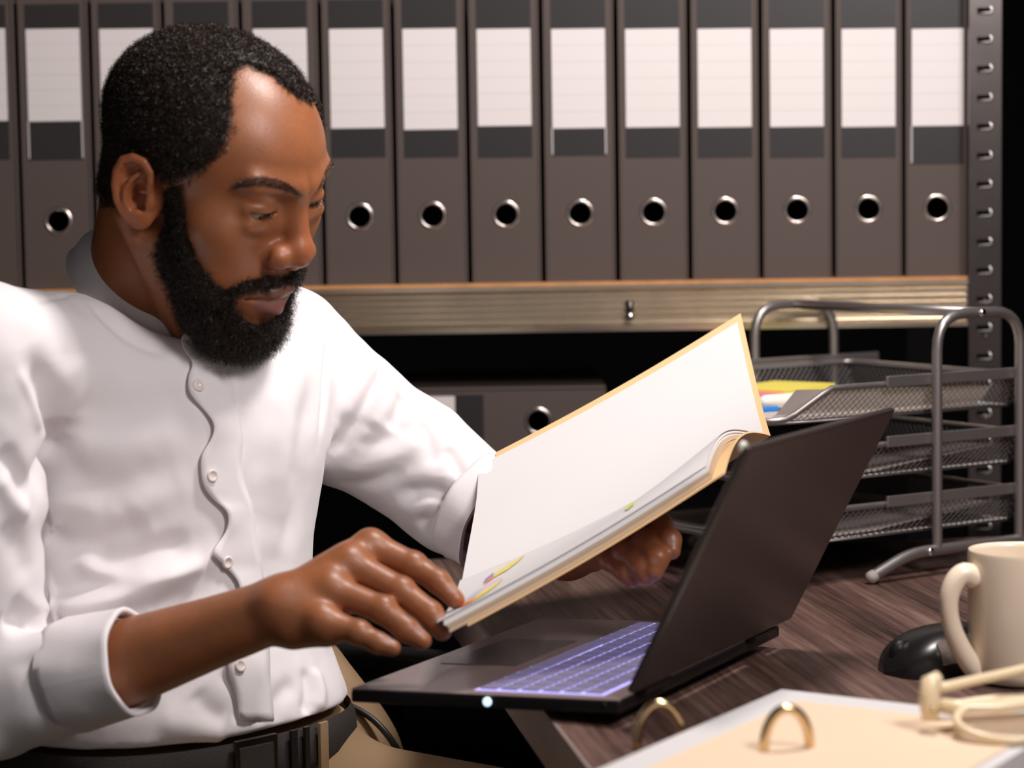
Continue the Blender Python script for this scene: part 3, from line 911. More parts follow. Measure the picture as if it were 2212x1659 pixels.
def mesh_sdf(f, lo, hi, h, B=12, safety=1.9):
    """sparse surface nets; f takes an (N,3) float32 array"""
    lo = np.array(lo, float); hi = np.array(hi, float)
    nb = np.ceil((hi - lo) / (h * B)).astype(int)
    ii = np.stack(np.meshgrid(*[np.arange(n) for n in nb], indexing='ij'), -1).reshape(-1, 3)
    cen = lo + (ii + 0.5) * (h * B)
    dc = np.concatenate([f(c.astype(np.float32)) for c in np.array_split(cen, max(1, len(cen) // 200000))])
    keep = ii[np.abs(dc) < h * B * 0.5 * 1.733 * safety * 0.75]
    o = np.lexsort((keep[:, 2] // 4, keep[:, 1] // 4, keep[:, 0] // 4)); keep = keep[o]
    N = nb * B + 2
    g = np.arange(B + 1)
    gi = np.stack(np.meshgrid(g, g, g, indexing='ij'), -1).reshape(-1, 3)
    verts = []; vids = []; quads = []
    def cid(c): return (c[..., 0] * N[1] + c[..., 1]) * N[2] + c[..., 2]
    CH = 48
    cor = [(0,0,0),(1,0,0),(0,1,0),(1,1,0),(0,0,1),(1,0,1),(0,1,1),(1,1,1)]
    edg = [(0,1),(2,3),(4,5),(6,7),(0,2),(1,3),(4,6),(5,7),(0,4),(1,5),(2,6),(3,7)]
    def work(s):
        kb_ = keep[s:s+CH]
        verts = []; vids = []; quads = []
        gp = kb_[:, None, :] * B + gi[None]
        D = f((lo + gp.reshape(-1, 3) * h).astype(np.float32)).reshape(len(kb_), B+1, B+1, B+1)
        I = D < 0
        cs = sum(I[:, a:a+B, b:b+B, c:c+B].astype(np.int8) for a, b, c in cor)
        act = np.argwhere((cs > 0) & (cs < 8))
        if len(act) == 0: return verts, vids, quads
        n_, x, y, z = act.T
        cv = np.stack([D[n_, x+a, y+b, z+c] for a, b, c in cor], 1)
        acc = np.zeros((len(act), 3)); cnt = np.zeros(len(act))
        for a, b in edg:
            va, vb = cv[:, a], cv[:, b]
            m = (va < 0) != (vb < 0)
            t = np.where(m, va / np.where(m, va - vb, 1), 0)
            pa = np.array(cor[a]); pb = np.array(cor[b])
            acc += np.where(m[:, None], pa + t[:, None] * (pb - pa), 0); cnt += m
        gc = kb_[n_] * B + np.stack([x, y, z], 1)
        verts.append(lo + (gc + acc / cnt[:, None]) * h)
        vids.append(cid(gc))
        gbase = kb_ * B
        for ax in range(3):
            sl0 = [slice(None), slice(0, B), slice(0, B), slice(0, B)]
            sl1 = list(sl0); sl1[ax+1] = slice(1, B+1)
            A0, A1 = I[tuple(sl0)], I[tuple(sl1)]
            e = np.argwhere(A0 != A1)
            if len(e) == 0: continue
            flip = A0[tuple(e.T)]
            c = gbase[e[:, 0]] + e[:, 1:]
            u = np.zeros(3, int); v = np.zeros(3, int)
            u[(ax+1) % 3] = 1; v[(ax+2) % 3] = 1
            q = np.stack([cid(c), cid(c - u), cid(c - u - v), cid(c - v)], 1)
            q[~flip] = q[~flip][:, ::-1]
            quads.append(q)
        return verts, vids, quads
    with ThreadPoolExecutor(4) as ex:
        for a_, b_, c_ in ex.map(work, range(0, len(keep), CH)):
            verts += a_; vids += b_; quads += c_
    V = np.concatenate(verts); ID = np.concatenate(vids); Q = np.concatenate(quads)
    ID, first = np.unique(ID, return_index=True); V = V[first]
    pos = np.clip(np.searchsorted(ID, Q), 0, len(ID) - 1)
    ok = (ID[pos] == Q).all(1)
    return V, pos[ok]

def vnormals(V, F):
    a, b, c, d = (V[F[:, i]] for i in range(4))
    fn = np.cross(c - a, d - b)
    N = np.zeros_like(V)
    for i in range(4): np.add.at(N, F[:, i], fn)
    return N / (np.linalg.norm(N, axis=1, keepdims=True) + 1e-12)

def relax(V, F, it=1, w=0.5):
    n = len(V)
    E = np.concatenate([F[:, [0, 1]], F[:, [1, 2]], F[:, [2, 3]], F[:, [3, 0]]])
    for _ in range(it):
        S = np.zeros_like(V); C = np.zeros(n)
        for k in range(3):
            S[:, k] = np.bincount(E[:, 0], V[E[:, 1], k], n) + np.bincount(E[:, 1], V[E[:, 0], k], n)
        C = np.bincount(E[:, 0], minlength=n) + np.bincount(E[:, 1], minlength=n)
        V = V * (1 - w) + w * S / np.maximum(C, 1)[:, None]
    return V

def vnoise(P, scale, seed=0):
    """smooth value noise, P (N,3)"""
    q = P * scale + seed * 17.13
    i = np.floor(q).astype(np.int64); f = q - i; f = f*f*(3 - 2*f)
    def hsh(a):
        h = (a[:, 0] * 374761393 + a[:, 1] * 668265263 + a[:, 2] * 2147483647 + seed * 974711) & 0x7fffffff
        h = ((h ^ (h >> 13)) * 1274126177) & 0x7fffffff
        return ((h ^ (h >> 16)) & 0xffff) / 65535.0
    r = 0
    for a in (0, 1):
        for b in (0, 1):
            for c in (0, 1):
                w = np.abs(1 - a - f[:, 0]) * np.abs(1 - b - f[:, 1]) * np.abs(1 - c - f[:, 2])
                r = r + w * hsh(i + np.array([a, b, c]))
    return r * 2 - 1

# ------------------------------------------------------------------ head frame (local mm: x = his right, y = forward, z = up)
def head_rot(yaw, pit, rol):
    fw = np.array([math.cos(yaw), -math.sin(yaw), 0]); up = np.array([0, 0, 1.]); rt = np.cross(fw, up)
    Mh = np.stack([rt, fw, up], 1)
    c, s = math.cos(pit), math.sin(pit); Px = np.array([[1, 0, 0], [0, c, s], [0, -s, c]])
    c, s = math.cos(rol), math.sin(rol); Py_ = np.array([[c, 0, s], [0, 1, 0], [-s, 0, c]])
    return Mh @ Px @ Py_
HR = head_rot(math.radians(29.2), math.radians(24.5), math.radians(9.2))
HT = np.array([-0.2495, 1.85, 1.1355]); HS = 1.0355e-3
def h2w(p): return (np.asarray(p, float) * HS) @ HR.T + HT
def w2h(P): return ((P - HT.astype(P.dtype)) @ HR.astype(P.dtype)) / P.dtype.type(HS)
HR32 = HR.astype(np.float32)

def ear_pts():
    # ear outline in the ear plane (forward a, up b), mm, about the ear centre
    pts = [(9, 2), (12, 12), (12, 20), (7, 28), (-2, 31), (-10, 28), (-15, 19), (-16.5, 8), (-15, -4), (-11, -13), (-6, -19)]
    return pts
_ec = np.array([76.0, -8.0, 3.0])
def _rot(ax, a):
    return np.array(Matrix.Rotation(a, 3, ax))
EAR = _rot('Z', math.radians(24)) @ _rot('X', math.radians(12))     # flare out at the back, tilt back
def ear_loc(p):
    q = p.copy(); q[:, 0] = np.abs(q[:, 0])
    return (q - np.float32(_ec)) @ EAR.astype(np.float32)
def ear_sdf(p):
    e = ear_loc(p)                                # x out, y fwd, z up
    d = ell(e, (3, -1, 3), (4.5, 15, 28))
    d = smin(d, ell(e, (3.0, 3.5, -19), (5.0, 9.0, 9.0)), 5)          # lobe
    d = smin(d, ell(e, (-6, 8, -2), (9, 14, 19)), 8)                 # root into the head
    d = smax(d, -ell(e, (8.0, 0.0, 14), (6.5, 10.5, 12)), 2.5)          # scapha / fossa
    hel = ear_pts()
    P3 = [(6.0 - 0.5*(i < 1)*6, a, b) for i, (a, b) in enumerate(hel)]
    d = smin(d, chain(e, P3, [2.6, 3.0, 3.3, 3.5, 3.5, 3.4, 3.3, 3.2, 3.1, 3.0, 3.2]), 2.0)
    d = smin(d, chain(e, [(5, 4, 19), (6, -3, 13), (6.5, -8, 4), (6.5, -8, -6), (6, -3.5, -14)], [2.0, 2.4, 2.8, 3.0, 3.2]), 2.2)   # antihelix
    d = smax(d, -ell(e, (7.5, 2.5, -1), (11.5, 8.2, 12.5)), 2.0)         # concha
    d = smin(d, ell(e, (4.5, 11.0, -4), (3.6, 4.0, 6.5)), 2.5)        # tragus
    d = smin(d, ell(e, (6.0, 1.0, -14), (3.0, 4.5, 3.5)), 2.0)        # antitragus
    d = smin(d, chain(e, [(4, 11, 5), (5, 4, 3.5)], [2.2, 1.4]), 2.5)   # crus
    return d
def face_sdf(p, ears=True):
    s = p.copy(); s[:, 0] = np.abs(p[:, 0])
    s[:, 1] = np.where(p[:, 1] > 0, p[:, 1] * np.float32(1.055), p[:, 1])
    d = ell(s, (0, -8, 50), (75, 91, 72))
    d = smin(d, ell(s, (0, 25, 41), (64, 68, 54)), 22)
    d = smin(d, ell(s, (0, 40, -12), (60, 52, 62)), 20)
    d = smin(d, cap(s, (52, 4, -38), (22, 64, -90), 14, 15), 20)
    d = smin(d, ell(s, (0, 70, -92), (24, 20, 17)), 12)
    d = smin(d, ell(s, (0, 26, -60), (50, 54, 36)), 18)
    d = smin(d, ell(s, (0, 69, -52), (36, 29, 31)), 16)            # muzzle
    d = smin(d, ell(s, (45, 56, -5), (24, 24, 19)), 20)            # cheekbone
    d = smin(d, ell(s, (36, 55, -36), (24, 24, 28)), 20)            # cheek
    d = smin(d, cap(s, (8, 92, 38), (44, 77, 42), 7.5, 6.5), 12)       # brow ridge
    d = smax(d, -ell(s, (31, 103, 21), (20, 16, 12)), 12)            # orbit
    d = smax(d, -ell(s, (33, 108, -24), (12, 14, 18)), 14)           # fold beside the nose
    # eyelids
    d = smin(d, sph(s, (33.0, 73.5, 21), 14.0), 8)
    d = smin(d, chain(s, [(18, 83, 19), (26, 86.5, 21.5), (36, 86.0, 22), (46, 78, 20)], [2.0, 2.4, 2.4, 1.8]), 5)     # upper lid roll
    d = smin(d, ell(s, (32, 83, 8), (16, 6, 6)), 9)               # lower lid
    # nose
    d = smin(d, cap(s, (0, 89, 28), (0, 102, -6), 7.6, 10.2), 11)
    d = smin(d, ell(s, (0, 104.5, -13.5), (13.2, 12.8, 12.0)), 8)
    d = smin(d, ell(s, (16.0, 95.5, -17.5), (10.8, 13.0, 10.5)), 7)
    d = smin(d, ell(s, (0, 98, -26), (6, 9, 5)), 4)               # columella
    d = smax(d, -cap(s, (10, 100, -29.5), (11.5, 92, -24), 4.2, 3.0), 2.5)     # nostril
    d = smax(d, -cap(s, (27.0, 94, -10), (26.0, 92, -25), 1.6, 2.0), 5)      # alar groove
    # lips
    d = smin(d, cap(s, (0, 97.5, -48.5), (25, 85.5, -54), 5.8, 2.6), 4)
    d = smin(d, cap(s, (4, 99, -48), (12, 96.5, -50), 4.8, 4.4), 3)
    d = smin(d, cap(s, (0, 93.5, -65.5), (21, 84.5, -59.5), 8.8, 3.4), 4)
    d = smax(d, -chain(s, [(0, 106, -57.0), (12, 101, -57.0), (26, 88, -56.2), (33, 81, -56.5)], [1.7, 1.7, 1.5, 1.0]), 1.8)
    d = smax(d, -ell(s, (0, 102, -37), (3.4, 3.0, 7)), 4)            # philtrum
    d = smax(d, -ell(s, (0, 99, -79), (20, 8, 5.5)), 7)            # under the lip
    # eye slit
    e = s.copy()
    e[:, 2] = s[:, 2] - (np.float32(16.0) + (s[:, 0] - 33)**2 * np.float32(0.012) + (s[:, 0] - 33) * np.float32(0.05))
    d = smax(d, -ell(e, (33.0, 88, 0), (14.5, 12, 2.7)), 1.0)
    d = smax(d, -chain(s, [(20, 91, 27), (33, 92, 29.5), (48, 79, 27)], [1.0, 1.2, 1.0]), 3.0)     # lid crease
    if ears:
        m = (np.abs(p[:, 0] - 0) > 55) & (np.abs(p[:, 1] + 8) < 50) & (np.abs(p[:, 2] - 3) < 60)
        if m.any():
            d[m] = smin(d[m], ear_sdf(p[m]), np.float32(3.0))
    return d
# ------------------------------------------------------------------ person : skeleton from the photograph
def Q(u, v, y): return PY(u, v, y)
TF = np.array([math.sin(math.radians(45)), -math.cos(math.radians(45)), 0])     # torso forward
TRt = np.array([TF[1], -TF[0], 0])                                               # his right
CT = np.array([-0.2995, 1.9220, 1.0629]); CBt = np.array([-0.3081, 1.9269, 1.0451])          # collar ring centres
NBs = CBt + np.array([-0.006, 0.0, -0.03])
neck_top = h2w((0, -26, -8))
RS, RE, RWr = Q(-60, 790, 1.735), Q(-55, 1545, 1.745), Q(612, 1313, 1.662)
LS, LE, LWr = Q(620, 770, 2.045), Q(985, 1060, 2.035), Q(1225, 1190, 1.925)
PEL = Q(400, 1700, 1.90)

RH = dict(
    index=[(800, 1180, 1.694), (892, 1221, 1.686), (946, 1256, 1.678), (984, 1296, 1.671)],
    middle=[(752, 1217, 1.676), (866, 1277, 1.664), (929, 1326, 1.655), (955, 1362, 1.650)],
    ring=[(712, 1272, 1.657), (826, 1316, 1.647), (879, 1361, 1.641), (912, 1384, 1.638)],
    little=[(692, 1338, 1.641), (774, 1366, 1.634), (817, 1389, 1.630), (848, 1400, 1.628)])
RHR = dict(index=[.0120, .0100, .0089, .0072], middle=[.0122, .0106, .0096, .0078], ring=[.0118, .0100, .0090, .0072], little=[.0108, .0088, .0077, .0062])
LH = dict(
    index=[(1330, 1156, 1.918), (1424, 1132, 1.835), (1448, 1166, 1.812), (1452, 1190, 1.806)],
    middle=[(1312, 1170, 1.908), (1394, 1168, 1.822), (1420, 1206, 1.802), (1414, 1234, 1.798)],
    ring=[(1292, 1186, 1.902), (1352, 1190, 1.825), (1388, 1224, 1.806), (1396, 1246, 1.802)],
    little=[(1274, 1202, 1.898), (1318, 1208, 1.835), (1350, 1236, 1.816), (1366, 1254, 1.812)])
def hand_parts(H, R, wr, wrR, thumb, thR):
    fn = []
    def f(p):
        d = None
        for k in ('index', 'middle', 'ring', 'little'):
            P = [Q(*q) for q in H[k]]
            e = chain(p, P, R[k], np.float32(0.004))
            # knuckle bulges
            e = smin(e, sph(p, P[1], R[k][1] * 1.04), np.float32(0.003))
            d = e if d is None else smin(d, e, np.float32(0.0035))
        palm = None
        for k in ('index', 'middle', 'ring', 'little'):
            m = Q(*H[k][0])
            e = cap(p, wr, m, wrR, R[k][0] * 1.10)
            palm = e if palm is None else smin(palm, e, np.float32(0.012))
        # tendons between wrist and knuckles
        d = smin(d, palm, np.float32(0.007))
        d = smin(d, chain(p, thumb, thR, np.float32(0.006)), np.float32(0.008))
        return d
    return f
RTh = [Q(640, 1310, 1.690), Q(715, 1296, 1.716), Q(800, 1292, 1.716), Q(865, 1310, 1.708)]
LTh = [Q(1250, 1185, 1.930), Q(1296, 1168, 1.965), Q(1345, 1150, 1.985), Q(1385, 1140, 1.99)]
rhand = hand_parts(RH, RHR, RWr, .0178, RTh, [.018, .013, .0105, .0085])
lhand = hand_parts(LH, RHR, LWr, .0185, LTh, [.018, .013, .0105, .0085])
F32 = np.float32
def bbox_of(pts, m):
    P = np.array(pts); return P.min(0) - m, P.max(0) + m
def rarm(p):
    mid = RE * 0.62 + RWr * 0.38
    d = chain(p, [RS, RE], [.040, .033])
    d = smin(d, chain(p, [RE, mid, RE*0.2 + RWr*0.8, RWr], [.034, .0368, .0270, .0238]), F32(.02))
    d = smin(d, rhand(p), F32(.010))
    d = smin(d, cap(p, Q(640, 1360, 1.655), Q(705, 1366, 1.645), .0140, .0105), F32(.014))
    d = smin(d, sph(p, Q(592, 1302, 1.650), .007), F32(.016))          # ulna head
    return d
def larm(p):
    d = chain(p, [LS, LE], [.036, .028])
    d = smin(d, chain(p, [LE, LE*0.5 + LWr*0.5, LWr], [.028, .029, .024]), F32(.02))
    return smin(d, lhand(p), F32(.010))
def headneck(p):
    d = face_sdf(w2h(p)) * F32(HS)
    n = cap(p, neck_top, NBs, .0560, .0590)
    n = smin(n, cap(p, h2w((0, -62, 30)), Q(322, 700, 1.945), .034, .050), F32(.03))      # nape
    n = smin(n, cap(p, h2w((66, -22, -22)), Q(405, 745, 1.862), .011, .009), F32(.012))     # sternomastoid
    return smin(d, n, F32(.012))
HEADBB = (HT - 0.19, HT + 0.17)
def trunk(p):
    d = cap(p, NBs, PEL, .050, .060)
    d = smin(d, chain(p, [RS, NBs - TF*0.0 - np.array([0,0,.05]), LS], [.04, .05, .04]), F32(.03))
    return d
PARTS = [(bbox_of([HT, NBs, neck_top], 0.14), headneck),
         (bbox_of([RS, RE, RWr] + [Q(*q) for k in RH for q in RH[k]], 0.05), rarm),
         (bbox_of([LS, LE, LWr] + [Q(*q) for k in LH for q in LH[k]], 0.05), larm),
         (bbox_of([RS, LS, NBs, PEL], 0.07), trunk)]
def body_sdf(p):
    d = np.full(len(p), 0.5, F32)
    plo, phi = p.min(0), p.max(0)
    for (lo, hi), f in PARTS:
        lo = lo.astype(F32); hi = hi.astype(F32)
        if (plo > hi + .03).any() or (phi < lo - .03).any(): 
            # far chunk: coarse box distance
            q = np.maximum(np.maximum(lo - p, p - hi), 0); d = np.minimum(d, np.sqrt((q*q).sum(1)) + F32(.03)); continue
        q = np.maximum(np.maximum(lo - p, p - hi), 0)
        bd = np.sqrt((q*q).sum(1))
        m = bd < .03
        e = bd + F32(.03)
        if m.any(): e[m] = f(p[m])
        d = smin(d, e, F32(.010))
    return d
# ------------------------------------------------------------------ shirt
SEC = [(395, 1700, 1.90, .163, .125), (388, 1610, 1.90, .158, .122), (375, 1520, 1.90, .160, .126), (348, 1400, 1.905, .152, .116),
       (335, 1250, 1.905, .143, .105), (345, 1100, 1.91, .148, .105), (358, 950, 1.915, .156, .110), (362, 820, 1.925, .160, .106),
       (356, 720, 1.935, .145, .088), (350, 640, 1.94, .095, .062)]
_sc = np.array([Q(u, v, y) for u, v, y, a, b in SEC]); _ab = np.array([(a, b) for *_, a, b in SEC])
_o = np.argsort(_sc[:, 2]); _sc = _sc[_o]; _ab = _ab[_o]
_zz = np.linspace(_sc[0, 2], _sc[-1, 2], 60)
def _sm(col):
    y = np.interp(_zz, _sc[:, 2], col)
    k = np.ones(7) / 7; yp = np.pad(y, 3, mode='edge'); return np.convolve(yp, k, 'valid').astype(F32)
TX, TY, TAa, TBb = _sm(_sc[:, 0]), _sm(_sc[:, 1]), _sm(_ab[:, 0]), _sm(_ab[:, 1])
SHIRT_BOT = Q(560, 1588, 1.80)[2]
def torso_sdf(p):
    z = p[:, 2]
    cx = np.interp(z, _zz, TX).astype(F32); cy = np.interp(z, _zz, TY).astype(F32)
    a = np.interp(z, _zz, TAa).astype(F32); b = np.interp(z, _zz, TBb).astype(F32)
    dx = p[:, 0] - cx; dy = p[:, 1] - cy
    lat = dx * F32(TRt[0]) + dy * F32(TRt[1]); fw = dx * F32(TF[0]) + dy * F32(TF[1])
    k = ((np.abs(lat) / a) ** F32(2.3) + (np.abs(fw) / b) ** F32(2.3) + F32(1e-9)) ** F32(1/2.3)
    d = (k - 1) * np.minimum(a, b)
    return smax(d, z - F32(_zz[-1] - 0.004), F32(.03))
RSL = [Q(-60, 790, 1.735), Q(-72, 1100, 1.725), Q(-55, 1500, 1.740), Q(85, 1474, 1.722), Q(292, 1431, 1.693)]
RSLr = [.066, .059, .057, .0445, .0385]
LSL = [Q(610, 775, 2.045), Q(750, 905, 2.045), Q(890, 990, 2.045), Q(985, 1070, 2.035), Q(1070, 1122, 2.01)]
LSLr = [.064, .062, .053, .050, .046]
def shirt_sdf(p, cut=True):
    d = torso_sdf(p)
    sh = chain(p, [RS + np.array([0, 0, .004]), NBs + np.array([-.012, .012, -.042]), LS + np.array([-.01, 0, .006])], [.062, .062, .058], F32(.02))
    d = smin(d, sh, F32(.035))
    d = smin(d, cap(p, NBs + np.array([-.008, .006, -.05]), CBt - np.array([.004, 0, .022]), .080, .056), F32(.018))
    d = smin(d, cap(p, RSL[0], RSL[1], RSLr[0], RSLr[1]), F32(.012))
    d = smin(d, chain(p, RSL[1:], RSLr[1:], F32(.015)), F32(.006))
    d = smin(d, cap(p, LSL[0], LSL[1], LSLr[0], LSLr[1]), F32(.020))
    d = smin(d, chain(p, LSL[1:], LSLr[1:], F32(.02)), F32(.010))
    if cut:
        d = smax(d, F32(SHIRT_BOT) - p[:, 2], F32(.006))
        # cuffs are open: cut the sleeve ends square and hollow them
        for (A, Bp, r) in ((RSL[-2], RSL[-1], .0345), (LSL[-2], LSL[-1], .040)):
            ax = (Bp - A) / np.linalg.norm(Bp - A)
            t = (p - F32(Bp)) @ F32(ax)
            near_ = np.sqrt(((p - F32(Bp))**2).sum(1)) < .11
            e = smax(d, t + F32(.006), F32(.002))
            d = np.where(near_, e, d)
            hol = cap(p, Bp - ax*.03, Bp + ax*.05, r, r)
            d = smax(d, -hol, F32(.002))
        # trimmed below the collar band
        cn = np.array([math.sin(.6555)*math.cos(-.5685), math.sin(.6555)*math.sin(-.5685), math.cos(.6555)])
        hgt_ = (p - F32(CBt)) @ F32(cn)
        rad_ = np.sqrt(np.maximum(((p - F32(CBt))**2).sum(1) - hgt_**2, 0))
        carve = np.maximum(-(hgt_ + F32(.008)), rad_ - F32(.088))
        d = smax(d, -carve, F32(.012))
        # neck opening
        d = smax(d, -cap(p, CBt - np.array([.004, 0, .012]), CT + (CT - CBt)*2, .0605, .0605), F32(.003))
    return d
# ------------------------------------------------------------------ person : build
person = empty('person')
tag(person, 'man in a white collarless shirt with rolled sleeves, reading a folder at the desk', 'person')

def attr_color(o, name, C):
    me = o.data
    a = me.color_attributes.new(name, 'FLOAT_COLOR', 'POINT')
    C4 = np.ones((len(C), 4), np.float32); C4[:, :3] = C
    a.data.foreach_set('color', C4.ravel())

def skin_mat():
    m = mat('brown_skin', (0.2, 0.09, 0.05, 1), 0.40, spec=0.45, sss=0.12)
    nt = m.node_tree; b = nt.nodes['Principled BSDF']
    b.inputs['Subsurface Scale'].default_value = 0.003
    at = nt.nodes.new('ShaderNodeAttribute'); at.attribute_name = 'tint'
    nt.links.new(at.outputs['Color'], b.inputs['Base Color'])
    tc = nt.nodes.new('ShaderNodeTexCoord')
    n = nt.nodes.new('ShaderNodeTexNoise'); n.inputs['Scale'].default_value = 420; n.inputs['Detail'].default_value = 3
    v = nt.nodes.new('ShaderNodeTexVoronoi'); v.inputs['Scale'].default_value = 650
    nt.links.new(tc.outputs['Object'], n.inputs['Vector']); nt.links.new(tc.outputs['Object'], v.inputs['Vector'])
    ad = nt.nodes.new('ShaderNodeMath'); ad.operation = 'ADD'
    nt.links.new(n.outputs['Fac'], ad.inputs[0]); nt.links.new(v.outputs['Distance'], ad.inputs[1])
    bp = nt.nodes.new('ShaderNodeBump'); bp.inputs['Strength'].default_value = 0.12; bp.inputs['Distance'].default_value = 0.0005
    nt.links.new(ad.outputs[0], bp.inputs['Height']); nt.links.new(bp.outputs[0], b.inputs['Normal'])
    rr = nt.nodes.new('ShaderNodeMapRange'); rr.inputs['To Min'].default_value = 0.33; rr.inputs['To Max'].default_value = 0.50
    nt.links.new(n.outputs['Fac'], rr.inputs['Value']); nt.links.new(rr.outputs[0], b.inputs['Roughness'])
    return m
M_skin = skin_mat()

BV, BF = mesh_sdf(body_sdf, (-0.62, 1.55, 0.62), (0.22, 2.15, 1.33), 0.00145)
BV = relax(BV, BF, 1, 0.35)
BN = vnormals(BV, BF)
body = np_mesh('body', BV, BF, M_skin, person)
bvh_body = BVHTree.FromPolygons([Vector(v) for v in BV.tolist()], BF.tolist())
def hit(bvh, u, v):
    d = ray(u, v); r = bvh.ray_cast(Vector(CAM), Vector(d).normalized())
    return (None, None) if r[0] is None else (np.array(r[0]), np.array(r[1]))

# masks on the head, in (angle round the head, height) space
is_head = (np.abs(BV - HT) < 0.185).all(1)
HL = w2h(BV)                                     # local mm
phi = np.arctan2(np.abs(HL[:, 0]), HL[:, 1]); phis = np.arctan2(HL[:, 0], HL[:, 1]); zl = HL[:, 2]
def px_poly(pts):
    out = []
    for u, v in pts:
        h, n = hit(bvh_body, u, v)
        if h is None: continue
        l = w2h(h[None])[0]
        out.append((math.atan2(l[0], l[1]), l[2]))
    return out
def in_poly(px, py, poly):
    P = np.array(poly); ins = np.zeros(len(px), bool)
    j = len(P) - 1
    for i in range(len(P)):
        c = ((P[i, 1] > py) != (P[j, 1] > py)) & (px < (P[j, 0] - P[i, 0]) * (py - P[i, 1]) / (P[j, 1] - P[i, 1] + 1e-12) + P[i, 0])
        ins ^= c; j = i
    return ins
jit = lambda s, sd: vnoise(BV, s, sd)
hair_line = px_poly([(668, 226), (640, 207), (610, 184), (578, 155), (545, 140), (518, 138), (503, 160), (497, 210), (499, 255), (490, 300), (472, 335), (440, 362), (405, 385), (362, 398)])
side_ = [(1.45, 12), (1.75, 40), (2.02, 10), (2.15, -22), (2.5, -34), (3.3, -36)]
far_ = [(-.5, 94), (-.62, 104), (-.8, 113)] + [(-a_, z_) for a_, z_ in hair_line[6:]] + [(-a_, z_) for a_, z_ in side_]
hair_poly = [(3.3, 300), (-3.3, 300)] + far_[::-1] + hair_line + side_
beard_up = px_poly([(398, 392), (395, 430), (404, 500), (424, 560), (455, 604), (488, 630), (506, 664), (526, 694), (562, 703)])
beard_lo = px_poly([(425, 716), (402, 700), (386, 655), (366, 614), (344, 578), (338, 530), (346, 460), (352, 410)])
beard_poly = beard_up + [(-0.4, beard_up[-1][1] - 1), (-0.4, -132)] + [(0.55, -128)] + beard_lo
must = px_poly([(494, 640), (488, 626), (528, 608), (574, 599), (616, 602)])
must_lo = px_poly([(606, 620), (570, 622), (535, 630)])
must_poly = must + [(-0.3, must[-1][1]), (-0.3, must_lo[0][1])] + must_lo
nz = jit(180, 3) * 0.035
nz2 = jit(180, 4) * 2.2
earm = np.zeros(len(BV), bool)
ih = np.where(is_head & (np.abs(HL[:, 0]) > 58))[0]
earm[ih] = ear_sdf(HL[ih].astype(F32)) < 2.0
ear_front = earm & (np.abs(HL[:, 0]) > 66)
hair_m = is_head & in_poly(phis + nz, zl + nz2, hair_poly) & ~ear_front & (HL[:, 2] > -45)
beard_m = is_head & (in_poly(phi + nz*0.6, zl + nz2*0.7, beard_poly) | in_poly(phi + nz*0.3, zl + nz2*0.4, must_poly)) & ~ear_front & (HL[:, 1] > -8)
def diffuse(m, it):
    x = m.astype(float)[:, None] * np.ones((1, 3))
    return relax(x, BF, it, 0.8)[:, 0]
hair_s = diffuse(hair_m, 26) * ~ear_front; beard_s = diffuse(beard_m, 9) * ~ear_front
front = (HL[:, 1] > 2) & is_head
hair_s = np.where(front, hair_s * (.58 + .42 * np.clip((zl - 28) / 34, 0, 1)), hair_s)
beard_s = np.where(front, beard_s * (1 - .55 * np.clip((zl + 12) / 30, 0, 1)), beard_s)
# lips and brows
def near_chain(pts, rad):
    d = chain(np.stack([np.abs(HL[:, 0]), HL[:, 1] * 1.055, HL[:, 2]], 1).astype(F32), pts, rad)
    return d
lip_u = near_chain([(0, 100, -49), (12, 97.5, -51), (27, 85, -54.5)], [6.2, 6.0, 1.5])
lip_l = near_chain([(0, 97, -65), (14, 92, -62.5), (26, 84, -57.5)], [8.5, 7.0, 1.5])
lip_m = is_head & ((lip_u < 0) | (lip_l < 0)) & (HL[:, 1] > 70)
brow_px = px_poly([(508, 406), (548, 394), (592, 396), (628, 409), (652, 424)])
beard_m &= ~lip_m; beard_s = beard_s * ~lip_m
sst = lambda x, a, b: (lambda t: t*t*(3-2*t))(np.clip((x - a) / (b - a), 0, 1))
# colours
base = np.array([0.30, 0.108, 0.044]); n1 = jit(60, 1)[:, None]; n2 = jit(300, 2)[:, None]
C = base * (1 + 0.10 * n1 + 0.06 * n2)
red = np.array([0.36, 0.108, 0.040])
def blend(C, m, col, w=1.0): 
    m = (np.asarray(m, float) * w)[:, None]; return C * (1 - m) + np.array(col) * m
nose_w = np.exp(-((HL - np.array([0, 100, -12]))**2).sum(1) / (2 * 18**2)) * is_head
C = blend(C, nose_w, red, 0.7); C = blend(C, ear_front, red, 0.6)
C = blend(C, lip_m & (lip_u < 0), (0.15, 0.065, 0.05), 0.8); C = blend(C, lip_m & (lip_l < 0), (0.25, 0.105, 0.09), 0.85)
dark = np.array([0.012, 0.009, 0.008])
C = blend(C, sst(hair_s, .15, .85), dark, 0.93); C = blend(C, sst(beard_s, .2, .8), dark, 0.96)
# finger nails
for Hd in (RH, LH):
    for k in Hd:
        a, b_ = Q(*Hd[k][2]), Q(*Hd[k][3])
        up = np.array([0, -0.35, 0.93])
        cN = b_ * 0.8 + a * 0.2 + up * RHR[k][3] * 0.95
        dd = np.linalg.norm((BV - cN) / np.array([1, 1, 1]), axis=1)
        C = blend(C, np.clip(1 - (dd - .0045) / .001, 0, 1), (0.34, 0.19, 0.14), 0.75)
for Hd in (RH, LH):
    for k in Hd:
        for j in (1, 2):
            dd = np.linalg.norm(BV - (Q(*Hd[k][j]) + np.array([0, -.2, .95]) * RHR[k][j]), axis=1)
            C = blend(C, np.exp(-(dd / .006)**2), (0.15, 0.055, 0.026), 0.5)
attr_color(body, 'tint', C)

